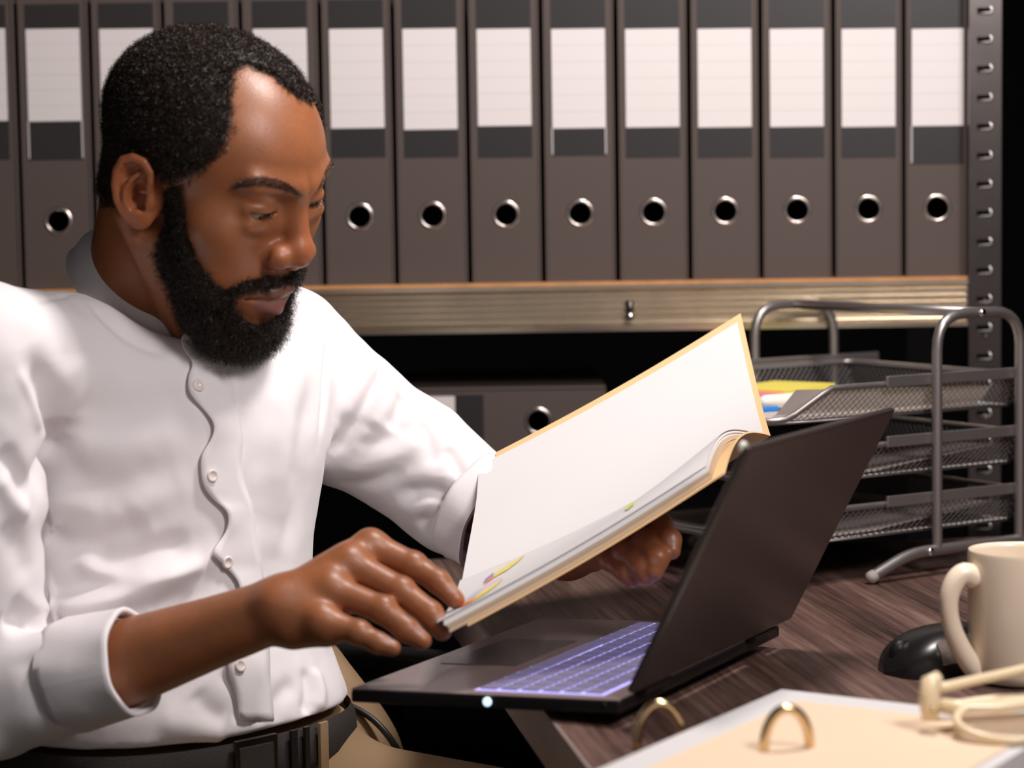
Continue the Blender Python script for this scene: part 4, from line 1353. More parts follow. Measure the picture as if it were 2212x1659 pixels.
# ---- hair strands as thin ribbons
def strands(P0, Nrm, n, length, curl, width, gravity=0.0, seg=7, seed=1, coil=2.2, spread=0.5):
    """P0,Nrm: candidate roots; returns V,F"""
    g = np.random.default_rng(seed)
    idx = g.integers(0, len(P0), n)
    R = P0[idx] + g.normal(0, .0006, (n, 3)); N = Nrm[idx]
    L = length[idx] if hasattr(length, '__len__') else np.full(n, length)
    L = L * g.uniform(.65, 1.25, n)
    D = N + g.normal(0, spread, (n, 3)); D[:, 2] -= gravity; D /= np.linalg.norm(D, axis=1, keepdims=True)
    A = np.cross(D, g.normal(0, 1, (n, 3))); A /= np.linalg.norm(A, axis=1, keepdims=True); Bq = np.cross(D, A)
    cr = curl * g.uniform(.6, 1.4, n); ph = g.uniform(0, 6.28, n); tw_ = coil * g.uniform(.7, 1.3, n) * g.choice([-1, 1], n)
    t = np.linspace(0, 1, seg + 1)
    ang = ph[:, None] + tw_[:, None] * 2 * math.pi * t
    off = (np.cos(ang) - np.cos(ph)[:, None])[..., None] * A[:, None] + (np.sin(ang) - np.sin(ph)[:, None])[..., None] * Bq[:, None]
    C_ = R[:, None] + D[:, None] * (L[:, None] * t)[..., None] + off * (cr[:, None] * np.minimum(1, t * 2.5))[..., None]
    C_[:, :, 2] -= (gravity * L[:, None] * t * t * .5)
    T = np.gradient(C_, axis=1); T /= (np.linalg.norm(T, axis=2, keepdims=True) + 1e-9)
    W = np.cross(T, g.normal(0, 1, (n, 1, 3))); W /= (np.linalg.norm(W, axis=2, keepdims=True) + 1e-9)
    wd = width * (1 - 0.6 * t)[None, :, None] * .5
    V = np.stack([C_ + W * wd, C_ - W * wd], 2).reshape(-1, 3)
    k = np.arange(seg)
    q = np.stack([2*k, 2*k+1, 2*k+3, 2*k+2], 1)
    F = (np.arange(n)[:, None, None] * 2 * (seg + 1) + q[None]).reshape(-1, 4)
    return V, F
def merged(parts):
    Vs, Fs, o = [], [], 0
    for V, F in parts: Vs.append(V); Fs.append(F + o); o += len(V)
    return np.concatenate(Vs), np.concatenate(Fs)
M_hair = mat('black_hair', (0.026, 0.0165, 0.012, 1), 0.40, spec=0.36)
def shell(mask, off):
    """outer layer over the masked skin"""
    fm = mask[BF].all(1); used = np.unique(BF[fm]); mp = -np.ones(len(BV), int); mp[used] = np.arange(len(used))
    return BV[used] + BN[used] * off[used][:, None], mp[BF[fm]]
edge_soft = np.clip((vnoise(BV, 90, 9) + 1) / 2, 0, 1)
hoff = 0.0022 + 0.0016 * np.maximum(0, vnoise(BV, 420, 5)) + 0.0012 * vnoise(BV, 700, 6)
# thin the hair towards the temple edge
hs = shell(hair_s > .8, np.maximum(hoff, 0.0004))
g_ = np.random.default_rng(41)
ci = np.where((hair_s > .12) & (g_.uniform(size=len(BV)) < sst(hair_s, .1, .9) + .04))[0]
hv = strands(BV[ci] + BN[ci]*0.0006, BN[ci], 64000, 0.0056, 0.0014, 0.00040, seg=7, seed=3, coil=1.6, spread=.7)
Vh, Fh = merged([hs, hv])
hair = np_mesh('hair', Vh, Fh, M_hair, person); tag(hair, 'short black curly hair', kind='stuff')
# beard: longer towards the chin
bi = np.where((beard_s > .15) & (g_.uniform(size=len(BV)) < sst(beard_s, .1, .8) + .05))[0]
def beard_len(ix):
    chin = np.clip((-HL[ix, 2] - 55) / 40, 0, 1) * np.clip((HL[ix, 1] - 25) / 35, 0, 1)
    side = np.clip((-HL[ix, 2] + 5) / 70, 0.1, 1)
    mus = (HL[ix, 2] > -52) & (HL[ix, 1] > 68)
    return chin, side, mus
chin, side, mus = beard_len(bi)
blen = np.where(mus, 0.0045, 0.0042 + 0.004 * side + 0.007 * chin)
bsm = np.where((beard_s > .75))[0]
c2, s2, m2 = beard_len(bsm)
boff = np.zeros(len(BV)); boff[bsm] = np.where(m2, .0016, .0012 + .0022 * s2 + .0032 * c2) + .0010 * vnoise(BV[bsm], 500, 8)
bs = shell(beard_s > .75, boff)
bv_ = strands(BV[bi], BN[bi], 30000, blen, 0.0017, 0.00033, gravity=.35, seg=10, seed=5, coil=1.9, spread=.5)
w_ch = np.where(chin > .35)[0]
bv2 = strands(BV[bi][w_ch] + BN[bi][w_ch]*.003, BN[bi][w_ch], 5000, 0.0125, 0.0028, 0.00026, gravity=.3, seg=16, seed=6, coil=2.4, spread=.75)
Vb, Fb = merged([bs, bv_, bv2])
beard = np_mesh('beard', Vb, Fb, M_hair, person); tag(beard, 'full black curly beard and moustache', kind='stuff')
# eyebrows
bp_ = []
for sgn in (1, -1):
    cl = []
    for (a, z) in [(p[0], p[1]) for p in brow_px]: cl.append((a, z))
    cl = np.array(cl)
    # keep vertices near the brow line in (angle, height) space
    sidem = is_head & (np.sign(HL[:, 0]) == sgn) & (HL[:, 1] > 30) & (HL[:, 2] > 20) & (HL[:, 2] < 62)
    ii_ = np.where(sidem)[0]
    q = np.stack([phi[ii_] * 75, zl[ii_]], 1)
    cc = spline(np.stack([cl[:, 0] * 75, cl[:, 1]], 1), 30)
    dist = np.sqrt(((q[:, None] - cc[None])**2).sum(-1)); jm = dist.argmin(1); dm = dist.min(1)
    wv = 0.9 + 2.6 * np.sin(np.clip(jm / 29 * 1.15 + .06, 0, 1.2) * 2.6)
    sel = ii_[dm < wv]
    if len(sel):
        C = blend(C, np.isin(np.arange(len(BV)), sel), dark, 0.55)
        lat = HR[:, 0] * sgn
        nn = BN[sel] * 0.10 + lat * 0.9 + HR[:, 2] * 0.22 - HR[:, 1] * 0.35
        bp_.append(strands(BV[sel], nn, 600, 0.0046 if sgn > 0 else 0.0030, 0.0002, 0.00030, seg=4, seed=11 + sgn, coil=.3, spread=.18))
body.data.color_attributes['tint'].data.foreach_set('color', np.concatenate([C, np.ones((len(C), 1))], 1).astype(np.float32).ravel())
Vw, Fw = merged(bp_)
tag(np_mesh('eyebrows', Vw, Fw, M_hair, person), 'dark eyebrows', kind='stuff')
# eyes
M_eye = mat('eye', (0.55, 0.48, 0.44, 1), 0.12, spec=0.6)
nt = M_eye.node_tree; _at = nt.nodes.new('ShaderNodeAttribute'); _at.attribute_name = 'tint'
nt.links.new(_at.outputs['Color'], nt.nodes['Principled BSDF'].inputs['Base Color'])
gaze = np.array([0.0, 0.80, -0.42]); gaze /= np.linalg.norm(gaze)
for x in (33, -33):
    bm = bmesh.new(); bmesh.ops.create_uvsphere(bm, u_segments=48, v_segments=32, radius=12.7)
    vs = np.array([v.co[:] for v in bm.verts]); fs = [[v.index for v in f.verts] for f in bm.faces]; bm.free()
    cosg = (vs / 12.7) @ gaze
    Ce = np.tile([0.50, 0.43, 0.39], (len(vs), 1)); Ce[cosg > .89] = (0.035, 0.016, 0.009); Ce[cosg > .98] = (0.004, 0.004, 0.004)
    vw = h2w(vs + np.array([x, 73.5 / 1.055 + 0.6, 20.5]))
    me = bpy.data.meshes.new('eyeball'); me.from_pydata(vw.tolist(), [], fs); me.polygons.foreach_set('use_smooth', [True]*len(fs)); me.materials.append(M_eye)
    o = bpy.data.objects.new('eyeball', me); COL.objects.link(o); o.parent = person; attr_color(o, 'tint', Ce)
# lashes along the upper lid edge
lash = []
for sgn in (1, -1):
    xs = np.linspace(21, 46, 90)
    zz_ = 16.0 + (xs - 33)**2 * 0.012 + (xs - 33) * .05 + 1.6
    yy_ = np.sqrt(np.maximum(14.6**2 - (xs - 33)**2 - (zz_ - 20.5)**2, 1)) + 73.5
    Pl = np.stack([xs * sgn, yy_ / 1.055, zz_], 1)
    Nl = np.stack([(xs - 33) * .035 * sgn, np.ones_like(xs), -0.55 * np.ones_like(xs)], 1)
    lash.append(strands(h2w(Pl), Nl @ HR.T, 60, 0.0052, 0.0005, 0.00034, seg=5, seed=21 + sgn, coil=.25, spread=.12))
Vw, Fw = merged(lash)
tag(np_mesh('eyelashes', Vw, Fw, M_hair, person), kind='stuff')

# ------------------------------------------------------------------ shirt mesh with folds
def shirt_mat():
    m = mat('white_cotton', (0.80, 0.765, 0.775, 1), 0.75, spec=0.2, sheen=0.15)
    nt = m.node_tree; b = nt.nodes['Principled BSDF']
    tc = nt.nodes.new('ShaderNodeTexCoord')
    n = nt.nodes.new('ShaderNodeTexNoise'); n.inputs['Scale'].default_value = 900; n.inputs['Detail'].default_value = 2
    n2 = nt.nodes.new('ShaderNodeTexNoise'); n2.inputs['Scale'].default_value = 55; n2.inputs['Detail'].default_value = 5
    nt.links.new(tc.outputs['Object'], n.inputs['Vector']); nt.links.new(tc.outputs['Object'], n2.inputs['Vector'])
    ad = nt.nodes.new('ShaderNodeMath'); ad.operation = 'MULTIPLY_ADD'; ad.inputs[1].default_value = 0.08
    nt.links.new(n.outputs['Fac'], ad.inputs[0]); nt.links.new(n2.outputs['Fac'], ad.inputs[2])
    bp = nt.nodes.new('ShaderNodeBump'); bp.inputs['Strength'].default_value = 0.18; bp.inputs['Distance'].default_value = 0.002
    nt.links.new(ad.outputs[0], bp.inputs['Height']); nt.links.new(bp.outputs[0], b.inputs['Normal'])
    return m
M_shirt = shirt_mat()
SV, SF = mesh_sdf(shirt_sdf, (-0.64, 1.55, 0.62), (0.10, 2.22, 1.13), 0.0023)
SV = relax(SV, SF, 2, 0.5)
bvh_s = BVHTree.FromPolygons([Vector(v) for v in SV.tolist()], SF.tolist())
FOLDS = [  # (pixels, amplitude mm, width mm, skew)
    ([(58, 742), (105, 840), (116, 925), (98, 1005), (66, 1070)], -9, 13), ([(150, 760), (165, 850), (150, 930)], 4, 22),
    ([(148, 872), (215, 893), (330, 888), (432, 850)], -5, 20), ([(140, 965), (265, 950), (405, 905)], 4, 18),
    ([(130, 1010), (210, 1040), (330, 1035), (420, 1010)], -3.5, 16), ([(85, 1100), (150, 1090), (230, 1110)], 3.5, 12),
    ([(78, 1140), (160, 1178), (255, 1160), (330, 1130)], -5.5, 11), ([(168, 1186), (200, 1228), (290, 1248), (400, 1228), (452, 1214)], 4.5, 8),
    ([(190, 1200), (255, 1207), (350, 1186), (420, 1170)], -5, 10), ([(68, 1318), (200, 1299), (300, 1273), (445, 1218)], 7, 11),
    ([(80, 1288), (200, 1268), (320, 1238)], -4.5, 10), ([(90, 1350), (220, 1335), (330, 1318), (440, 1290)], -5, 10),
    ([(330, 1330), (360, 1302), (420, 1282)], -3, 8), ([(265, 1110), (340, 1060), (420, 1030)], 2.5, 16),
    ([(690, 800), (655, 950), (640, 1090), (610, 1200)], -3.5, 14), ([(610, 760), (585, 900), (560, 1060), (530, 1190)], -3, 18), ([(650, 760), (620, 920), (595, 1100)], 3, 14),
    ([(706, 650), (713, 720), (706, 800), (701, 880), (688, 960)], -3.0, 4.5), ([(40, 790), (75, 870), (88, 940)], 2.0, 5),
    ([(836, 784), (800, 858), (750, 940), (704, 992)], -7.0, 8), ([(815, 772), (780, 845), (735, 915)], 4, 12), ([(850, 815), (830, 880), (800, 930)], 4, 12),
    ([(872, 850), (862, 890), (840, 930)], -4, 7), ([(850, 1078), (915, 1062), (972, 1062), (1000, 1035)], -8, 9), ([(980, 1072), (940, 1112), (900, 1152)], -7, 9),
    ([(720, 1010), (790, 1005), (860, 980), (930, 940)], 2.5, 9), ([(730, 1045), (800, 1040), (880, 1010)], -2.5, 7), ([(760, 960), (840, 950), (900, 910)], -2.0, 7),
    ([(960, 960), (985, 1000), (1000, 1045)], -3, 7), ([(900, 900), (930, 960), (945, 1010)], -2.5, 8),
    ([(0, 962), (40, 1030), (72, 1078)], -6, 9), ([(0, 1020), (30, 1075), (70, 1120)], 4, 9), ([(0, 1345), (70, 1341), (150, 1336)], -8, 7), ([(0, 1130), (40, 1180), (65, 1260)], -3, 12),
    ([(20, 1300), (50, 1320), (72, 1330)], -4, 8), ([(142, 1345), (150, 1420), (170, 1500), (190, 1550)], -4, 6), ([(60, 1400), (80, 1480), (120, 1550)], -2.5, 12),
    ([(480, 1440), (505, 1500), (512, 1570)], -3, 6), ([(570, 1445), (560, 1520), (565, 1580)], -3.5, 7), ([(640, 1470), (600, 1510), (580, 1560)], -3, 8), ([(675, 1440), (690, 1500), (680, 1560)], 4, 9),
    ([(660, 1440), (668, 1500), (655, 1560)], -4, 7), ([(420, 1490), (450, 1530), (490, 1560)], -3, 9), ([(330, 1560), (420, 1575), (500, 1590)], 4, 12), ([(540, 1400), (555, 1450), (550, 1490)], 2.5, 8),
    ([(2, 668), (60, 661), (130, 641), (182, 628)], -1.2, 2.6), ([(420, 760), (450, 800), (470, 860)], 3.5, 8), ([(440, 770), (480, 830), (500, 900)], -4, 8), ([(490, 800), (505, 850), (500, 900)], 2.5, 7)]
FOLDS.append(([(188, 640), (240, 700), (310, 745), (372, 765)], -2.5, 6))
SN = vnormals(SV, SF)
disp = np.zeros(len(SV))
for pts, amp, wd in FOLDS:
    H_ = [hit(bvh_s, u, v) for u, v in spline(pts, max(8, 5 * len(pts)))]
    H_ = [h for h in H_ if h[0] is not None]
    if len(H_) < 3: continue
    hp_ = np.array([h[0] for h in H_]); hn = np.array([h[1] for h in H_])
    w = wd / 1000
    lo_, hi_2 = hp_.min(0) - 3*w, hp_.max(0) + 3*w
    ix = np.where(((SV > lo_) & (SV < hi_2)).all(1))[0]
    if not len(ix): continue
    P = SV[ix]
    best = np.full(len(ix), 1e9); tb = np.zeros(len(ix)); nb_ = np.zeros((len(ix), 3))
    ns = len(hp_) - 1
    for k in range(ns):
        a, b = hp_[k], hp_[k+1]; ab = b - a
        t = np.clip((P - a) @ ab / (ab @ ab + 1e-12), 0, 1)
        dd = ((P - a - t[:, None]*ab)**2).sum(1)
        m = dd < best; best[m] = dd[m]; tb[m] = (k + t[m]) / ns; nb_[m] = hn[k]
    fade = np.clip(np.minimum(tb, 1 - tb) * 4.5, 0, 1); fade = fade*fade*(3-2*fade)
    facing = np.clip((SN[ix] * nb_).sum(1) * 2, 0, 1)
    disp[ix] += 1.35 * amp / 1000 * np.exp(-best / w**2) * (0.15 + .85*fade) * facing
disp += 0.0012 * vnoise(SV, 22, 31) + 0.0007 * vnoise(SV, 55, 32)
SV2 = SV + SN * disp[:, None]
SV2 = relax(SV2, SF, 1, 0.3)
shirt = np_mesh('shirt', SV2, SF, M_shirt, person); shirt['label'] = 'white cotton collarless shirt'
bvh_s2 = BVHTree.FromPolygons([Vector(v) for v in SV2.tolist()], SF.tolist())
# placket
edge = spline([(388, 742), (394, 762), (414, 788), (403, 815), (406, 850), (434, 884), (456, 918), (450, 950), (431, 980), (428, 1010), (434, 1048), (458, 1080), (484, 1105), (481, 1150), (450, 1194), (476, 1219), (510, 1262), (505, 1330), (486, 1400), (490, 1450), (511, 1500), (516, 1575)], 90)
mean_u = np.convolve(np.pad(edge[:, 0], 9, mode='edge'), np.ones(19)/19, 'valid')
rows_ = []
for k, (u, v) in enumerate(edge):
    row = []
    for j, s in enumerate(np.linspace(0, 1, 7)):
        ur = u * (1 - s) + (mean_u[k] + 82) * s
        h, n = hit(bvh_s2, ur, v)
        if h is None: row = None; break
        lift = 0.0032 * (1 - s)**1.5 + 0.0007
        wav = 0.0022 * (u - mean_u[k]) / 25 * (1 - s)
        row.append(h + n * (lift + abs(wav)))
    if row: rows_.append(row)
G = np.array(rows_); 
for _ in range(2): G[1:-1] = (G[:-2] + 2*G[1:-1] + G[2:]) / 4
pl = MB().grid(G, 0.0009).build('placket', M_shirt, shirt, smooth=True)
M_button = mat('shirt_button', (0.78, 0.70, 0.66, 1), 0.25, spec=0.5)
def button(u, v, bvh=bvh_s2, off=.0045):
    h, n = hit(bvh, u, v)
    if h is None: return
    Mx = Matrix.Translation(Vector(h + n * off)) @ Vector(n).to_track_quat('Z', 'Y').to_matrix().to_4x4()
    MB().lathe([(.0001, .0008), (.0030, .0008), (.0038, .0016), (.0050, .0014), (.0054, .0002), (.0050, -.0012), (.0001, -.0012)], 24, Mx).build('button', M_button, shirt, smooth=True)
for u, v in ((425, 836), (452, 1027), (484, 1213), (512, 1440)): button(u, v)
# collar band
def cring(C, R, n=64, b=1.085, th=.6555, ph=-.5685):
    nn = np.array([math.sin(th)*math.cos(ph), math.sin(th)*math.sin(ph), math.cos(th)])
    e1 = np.cross(nn, [0.707, -.707, 0]); e1 /= np.linalg.norm(e1); e2 = np.cross(nn, e1)
    t = np.linspace(0, 2*np.pi, n)
    return C + R*np.cos(t)[:, None]*e1 + R*b*np.sin(t)[:, None]*e2
r0, r1 = cring(CBt, .0752), cring(CT, .0655)
G = []
for s in np.linspace(-0.38, 1, 9):
    bulge = 0.0025 * math.sin(max(0, s) * math.pi)
    ring = r0 * (1 - s) + r1 * s
    cen = CBt * (1 - s) + CT * s
    dv = ring - cen; dv /= np.linalg.norm(dv, axis=1, keepdims=True)
    G.append(ring + dv * bulge)
MB().grid(np.array(G), 0.0022).build('collar', M_shirt, shirt, smooth=True, auto=1.2)
# the loose front end of the collar with its button
ct = []
for s in np.linspace(0, 1, 10):
    row = []
    for t in np.linspace(0, 1, 6):
        u = 392 + 36*t + 12*math.sin(s*5) * (1 - t*.5); v = 700 + 90*s + 8*t
        row.append(PY(u, v, CT[1] - 0.078 + 0.006*math.sin(s*6) + 0.012*t))
    ct.append(row)
MB().grid(np.array(ct), 0.0016).build('collar_tab', M_shirt, shirt, smooth=True)
cb = PY(405, 733, CT[1] - 0.079)
Mx = Matrix.Translation(Vector(cb)) @ Vector((-0.25, -0.95, 0.2)).to_track_quat('Z', 'Y').to_matrix().to_4x4()
MB().lathe([(.0001, .0008), (.0030, .0008), (.0038, .0016), (.0050, .0014), (.0054, .0002), (.0050, -.0012)], 24, Mx).build('button', M_button, shirt, smooth=True)
# rolled cuffs
def cuff(A, Bp, rA, rB, seed, s0, s1, nm='rolled_cuff'):
    ax = (Bp - A) / np.linalg.norm(Bp - A)
    e1 = np.cross(ax, [0, 0, 1.0]); e1 /= np.linalg.norm(e1); e2 = np.cross(e1, ax)
    L = np.linalg.norm(Bp - A)
    rows = []
    prof = [(s0, .88), (s0 + .01, 1.0), (s0 + .1, 1.035), (.5*(s0+s1), 1.02), (s1 - .06, 1.02), (s1 - .01, 1.035), (s1, 1.0), (s1 - .01, .93), (s1 - .15, .90)]
    for s, k in prof:
        row = []
        for a in np.linspace(0, 2*math.pi, 73):
            p0 = A + ax * L * s
            r = (rA + (rB - rA) * s) * k
            r *= 1 + .022*math.sin(3*a + seed + s*2) + .018*math.sin(7*a - seed*2 + s*5)
            tiltv = .012 * math.sin(a + seed) * (1 if s > .9 else 0) * 0
            row.append(p0 + r*(e1*math.cos(a) + e2*math.sin(a)))
        rows.append(row)
    MB().grid(np.array(rows)).build(nm, M_shirt, shirt, smooth=True, auto=1.3)
cuff(RSL[3], RSL[4], .0460, .0408, 1.0, .28, 1.0)
cuff(LSL[3], LSL[4], .054, .050, 2.0, .40, 1.05)
# ------------------------------------------------------------------ trousers, belt, shoes
M_khaki = mat('khaki_twill', (0.33, 0.22, 0.125, 1), 0.8, spec=0.2, bump=0.15, bscale=700)
M_belt = mat('charcoal_webbing', (0.045, 0.038, 0.036, 1), 0.7, spec=0.3, bump=0.6, bscale=900)
M_leather = mat('black_leather', (0.012, 0.011, 0.010, 1), 0.4)
M_gun = mat('gunmetal', (0.30, 0.25, 0.23, 1), 0.25, 1.0)
LEGD = np.array([0.86, -0.51, 0.0]); LEGS = np.array([LEGD[1], -LEGD[0], 0.0])      # along the thigh, his right
hipc = np.array([TX[0], TY[0], 0.60])
def leg_pts(s):
    hip = hipc + TRt * s * 0.085 + np.array([0, 0, -0.035])
    knee = hip + LEGD * 0.40 + LEGS * s * 0.03 + np.array([0, 0, 0.0])
    ank = knee + np.array([0.02, 0.01, -0.44]) + LEGD * 0.03
    return hip, knee, ank
def trouser_sdf(p):
    z = p[:, 2]
    d = torso_sdf(p) + F32(.004)
    d = smax(d, z - F32(SHIRT_BOT - .012), F32(.004))
    d = smax(d, F32(hipc[2] - .03) - z, F32(.06))
    for s in (1, -1):
        h, k, a = leg_pts(s)
        d = smin(d, chain(p, [h, k, a], [.088, .064, .048], F32(.02)), F32(.04))
    return d
TV, TFc = mesh_sdf(trouser_sdf, (-0.72, 1.40, 0.04), (0.45, 2.25, 0.72), 0.006)
TV = relax(TV, TFc, 2, .5)
tro = np_mesh('trousers', TV, TFc, M_khaki, person); tro['label'] = 'khaki trousers'
for s in (1, -1):
    h, k, a = leg_pts(s)
    def shoe_sdf(p, a=a):
        t0 = a + np.array([0, 0, -.06])
        d = cap(p, a, t0 + np.array([0, 0, .03]), .040, .040)
        d = smin(d, cap(p, np.array([t0[0], t0[1], .042]) - LEGD*.04, np.array([t0[0], t0[1], .036]) + LEGD*.15, .040, .034), F32(.03))
        return smax(d, F32(.002) - p[:, 2], F32(.004))
    c = np.array([a[0], a[1], .08])
    v_, f_ = mesh_sdf(shoe_sdf, c - .26, c + np.array([.28, .26, .2]), .006)
    np_mesh('shoe', v_, f_, M_leather, person)
def ring_at(z, off, n=120):
    i = float(z)
    cx, cy = np.interp(i, _zz, TX), np.interp(i, _zz, TY); a, b = np.interp(i, _zz, TAa) + off, np.interp(i, _zz, TBb) + off
    t = np.linspace(0, 2*math.pi, n)
    ca, sa = np.cos(t), np.sin(t)
    r = (np.abs(ca)**2.3 + np.abs(sa)**2.3) ** (-1/2.3)
    return np.stack([cx + TRt[0]*a*r*ca + TF[0]*b*r*sa, cy + TRt[1]*a*r*ca + TF[1]*b*r*sa, np.full(n, i)], 1)
bz = SHIRT_BOT - .004
belt = MB().grid(np.array([ring_at(bz - .036, .001), ring_at(bz - .030, .004), ring_at(bz - .010, .004), ring_at(bz, .001)])).build('belt', M_belt, person, smooth=True)
def belt_patch(name, m, u0, u1, zlo, zhi, off, th):
    R_ = ring_at(bz - .018, off, 600); pu = proj(R_)[:, 0]; yv = R_[:, 1]
    idx = [i for i in range(600) if u0 <= pu[i] <= u1 and yv[i] < hipc[1] + .02]
    if len(idx) < 2: return
    sub = R_[idx]; sub = sub[np.argsort(pu[idx])]
    return MB().grid(np.array([np.c_[sub[:, :2], np.full(len(sub), z)] for z in (bz + zlo, bz + zhi)]), th).build(name, m, belt, smooth=True, auto=.8)
belt_patch('belt_buckle', M_gun, 505, 600, -.040, .003, .007, .004)
belt_patch('buckle_plate', M_belt, 518, 592, -.034, -.003, .0095, .002)
belt_patch('belt_keeper', M_leather, 628, 642, -.039, .002, .007, .003)
belt_patch('belt_keeper', M_leather, 656, 668, -.039, .002, .007, .003)
belt_patch('belt_loop', M_khaki, 688, 708, -.045, .002, .008, .003)
at_base(person, (float(hipc[0]), float(hipc[1]), 0.0))

# ------------------------------------------------------------------ office chair (mostly hidden behind him)
M_chair = mat('chair_black', (0.010, 0.0095, 0.009, 1), 0.75, spec=0.2)
chair = empty('office_chair')
cc = np.array([hipc[0] + .06, hipc[1] - .03, 0])
CMx = Matrix(((LEGD[0], -LEGD[1], 0, cc[0]), (LEGD[1], LEGD[0], 0, cc[1]), (0, 0, 1, 0), (0, 0, 0, 1)))
MB().box((-.24, -.24, .40), (.24, .24, .475), CMx).build('seat', M_chair, chair, bevel=.025)
bk = MB()
G = [[CMx @ Vector((-.26 - .05*s + .03*t*t, .21*t, .52 + .40*s)) for t in np.linspace(-1, 1, 9)] for s in np.linspace(0, 1, 7)]
bk.grid(G, .035).build('backrest', M_chair, chair, smooth=True, auto=.9)
MB().tube([CMx @ Vector((-.2, 0, .42)), CMx @ Vector((-.30, 0, .46)), CMx @ Vector((-.30, 0, .70))], .018, 10).build('back_stem', M_chair, chair, smooth=True)
MB().tube([CMx @ Vector((0, 0, .08)), CMx @ Vector((0, 0, .40))], .025, 14).build('gas_column', M_gun, chair, smooth=True)
for k in range(5):
    a = k * 2*math.pi/5 + .3
    e = Vector((.27*math.cos(a), .27*math.sin(a), .06))
    MB().tube([CMx @ Vector((0, 0, .09)), CMx @ e], [.022, .014], 10).build('base_arm', M_chair, chair, smooth=True)
    q = CMx @ Vector((e[0], e[1], .026))
    MB().tube([q + Vector((-.012, 0, 0)), q + Vector((.012, 0, 0))], .026, 14).build('caster', M_chair, chair, smooth=True)
ARM_Y = .265
for s, l in ((1, .66), ):
    MB().tube([CMx @ Vector((-.05, .20, .43)), CMx @ Vector((-.05, ARM_Y + .02, .45)), CMx @ Vector((-.05, ARM_Y + .03, l))], .014, 10).build('arm_post', M_chair, chair, smooth=True)
    MB().box((-.16, ARM_Y, l), (.10, ARM_Y + .06, l + .025), CMx).build('armrest', M_chair, chair, bevel=.01)
at_base(chair, tuple(cc))
tag(chair, 'black office chair that the man sits on, mostly hidden behind him', 'chair')

# ------------------------------------------------------------------ khaki cloth with black trim beside his hip
cl = empty('draped_cloth')
outer = spline([(668, 1392), (692, 1393), (716, 1404), (745, 1440), (785, 1490), (825, 1545), (850, 1590), (866, 1640)], 24)
inner = spline([(655, 1410), (660, 1425), (662, 1445), (660, 1490), (662, 1540), (680, 1590), (720, 1640), (760, 1690)], 24)
G = []
for k in range(24):
    row = []
    for s in np.linspace(0, 1, 12):
        u, v = outer[k] * (1 - s) + inner[k] * s
        y = 1.985 + .03 * (1 - math.sin(min(1, s*1.6 + .1) * math.pi/2)) + .012*math.sin(k/23*5)
        row.append(PY(u, v, y))
    G.append(row)
MB().grid(np.array(G), .012).build('cloth', M_khaki, cl, smooth=True, auto=1.0)
trim = spline([(705, 1508), (750, 1522), (800, 1550), (835, 1585), (862, 1625)], 20)
MB().tube([PY(u, v, 1.9755 + .012*math.sin(min(1., (k+12)/32)*5) + .004) for k, (u, v) in enumerate(trim)], .0032, 8).build('black_trim', M_leather, cl, smooth=True)
at_base(cl, tuple(PY(740, 1500, 1.98)))
tag(cl, 'khaki cloth with black trim draped beside the seated man at his hip', 'cloth')

# ------------------------------------------------------------------ manila folder with papers, held in both hands
F0, F1 = PY(1008, 1282, 1.800), PY(1664, 940, 1.935)
T0, T1 = PY(1048, 990, 2.005), PY(1600, 677, 2.125)
N0, N1 = PY(958, 1378, 1.630), PY(1566, 1022, 1.765)
def fold(s): return F0*(1-s) + F1*s + np.array([0, 0, -.010*math.sin(math.pi*s)])
def far_edge(s): return T0*(1-s) + T1*s + np.array([0, 0, -.004*math.sin(math.pi*s)])
def near_edge(s): return N0*(1-s) + N1*s + np.array([0, 0, -.004*math.sin(math.pi*s)])
up_far = np.cross(F1 - F0, T0 - F0); up_far /= np.linalg.norm(up_far); up_far *= np.sign(up_far[2])
up_near = np.cross(F1 - F0, N0 - F0); up_near /= np.linalg.norm(up_near); up_near *= np.sign(up_near[2])
def far_pt(s, t, lift=0.0):
    p = fold(s)*(1-t) + far_edge(s)*t
    return p + up_far * (lift - .022*math.sin(math.pi*t)*(0.55 + .45*s) + .012*math.sin(math.pi*min(1, t*2.2))*(s > 2))
def near_pt(s, t, lift=0.0):
    p = fold(s)*(1-t) + near_edge(s)*t
    return p + up_near * (lift + .020*math.sin(math.pi*t)*s**2 - .004*math.sin(math.pi*t))
folder = empty('manila_folder')
S = np.linspace(0, 1, 25); Tt = np.linspace(0, 1, 15)
MB().grid([[far_pt(.04 + .96*s, t) for t in Tt] for s in S], .0009).build('back_cover', M_manila, folder, smooth=True, auto=1.0)
MB().grid([[near_pt(.08 + .92*s, t) for t in Tt] for s in S], .0016).build('front_cover', M_manila, folder, smooth=True, auto=1.0)
at_base(folder, tuple(fold(.5)))
tag(folder, 'open manila card folder held up in both hands behind the laptop', 'folder')
def page_far(s, t):
    # big white sheet on the back cover, left end runs past the cover and curls
    ss = -.02 + 1.0*s; tt = .015 + .94*t
    p = far_pt(ss, tt, .0022 + .006*math.sin(math.pi*min(1, t*1.3))*(1-s)**2)
    return p
o = MB().grid([[page_far(s, t) for t in Tt] for s in S], .0006).build('paper_sheet', M_paper, None, smooth=True, auto=1.0)
tag(o, 'large blank white sheet curving over the back cover of the folder', 'paper')
M_shadedpaper = mat('shaded_paper', (0.46, 0.34, 0.23, 1), 0.7)  # white paper tinted tan: shade on the lower sheets put into the colour
stack = empty('document_stack')
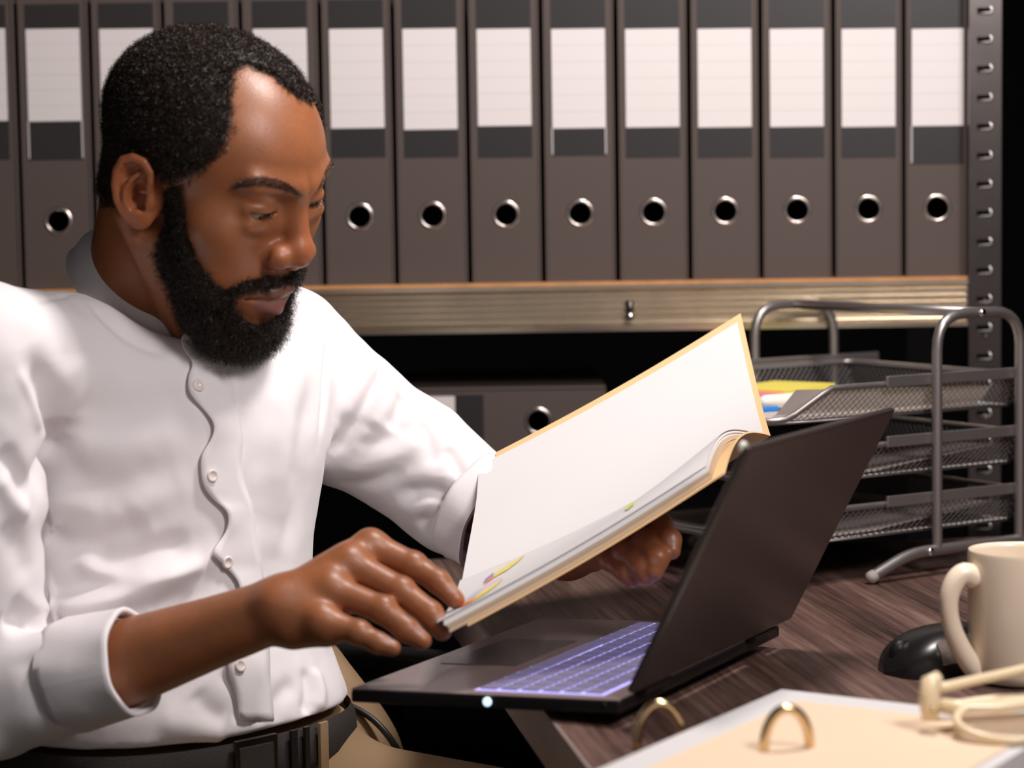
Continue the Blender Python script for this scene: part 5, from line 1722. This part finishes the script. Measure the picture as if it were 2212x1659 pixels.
for k in range(5):
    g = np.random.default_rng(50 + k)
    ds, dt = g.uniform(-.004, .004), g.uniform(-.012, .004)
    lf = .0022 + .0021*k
    m = M_paper if k > 2 else M_shadedpaper
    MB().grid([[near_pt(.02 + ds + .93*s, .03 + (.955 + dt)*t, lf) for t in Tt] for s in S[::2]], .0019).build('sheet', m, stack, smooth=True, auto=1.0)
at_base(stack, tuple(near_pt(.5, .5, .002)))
tag(stack, 'stack of loose paper sheets lying in the front cover of the folder', 'papers')
chart = empty('chart_page')
LIFT = .0126
pg = MB().grid([[near_pt(.0 + .95*s, .02 + .965*t, LIFT) for t in Tt] for s in S], .0005).build('page', M_paper, chart, smooth=True, auto=1.0)
me = pg.data
bvh_p = BVHTree.FromPolygons([v.co.copy() for v in me.vertices], [p.vertices[:] for p in me.polygons])
def print_poly(name, col, pts, off=.0009):
    P = []
    for u, v in pts:
        h, n = hit(bvh_p, u, v)
        if h is None: continue
        P.append(h + (n if n[2] > 0 else -n) * off)
    if len(P) > 2:
        MB().add(P, [tuple(range(len(P)))]).build(name, mat(name, col, .6), chart)
def ellipse_arc(c, a, b, t0, t1, n=14): return [c] + [(c[0] + a[0]*math.cos(t) + b[0]*math.sin(t), c[1] + a[1]*math.cos(t) + b[1]*math.sin(t)) for t in np.linspace(t0, t1, n)]
pc, pa, pb = (1040, 1281), (47, -31), (-3, -6.5)
print_poly('pie_slice_violet', (0.62, 0.50, 0.60, 1), ellipse_arc(pc, pa, pb, -.3, 1.5))
print_poly('pie_slice_blue', (0.42, 0.52, 0.66, 1), ellipse_arc(pc, pa, pb, 1.5, 3.0))
print_poly('pie_slice_red', (0.80, 0.22, 0.08, 1), ellipse_arc(pc, pa, pb, 3.0, 4.1))
print_poly('pie_slice_yellow', (0.80, 0.66, 0.12, 1), ellipse_arc(pc, pa, pb, 4.1, 5.98))
print_poly('bar_yellow', (0.72, 0.60, 0.15, 1), [(1068, 1249), (1070, 1239), (1108, 1216), (1136, 1199), (1120, 1215), (1098, 1232)])
print_poly('bar_red', (0.78, 0.22, 0.10, 1), [(1045, 1265), (1056, 1252), (1067, 1243), (1067, 1250)])
print_poly('bar_blue', (0.15, 0.22, 0.50, 1), [(1044, 1262), (1050, 1252), (1068, 1238), (1066, 1243)])
print_poly('bar_green', (0.62, 0.66, 0.12, 1), [(1351, 1104), (1356, 1095), (1372, 1083), (1370, 1092), (1358, 1102)])
at_base(chart, tuple(near_pt(.5, .5, LIFT)))
tag(chart, 'page printed with a small pie chart and coloured bars in the folder', 'paper')
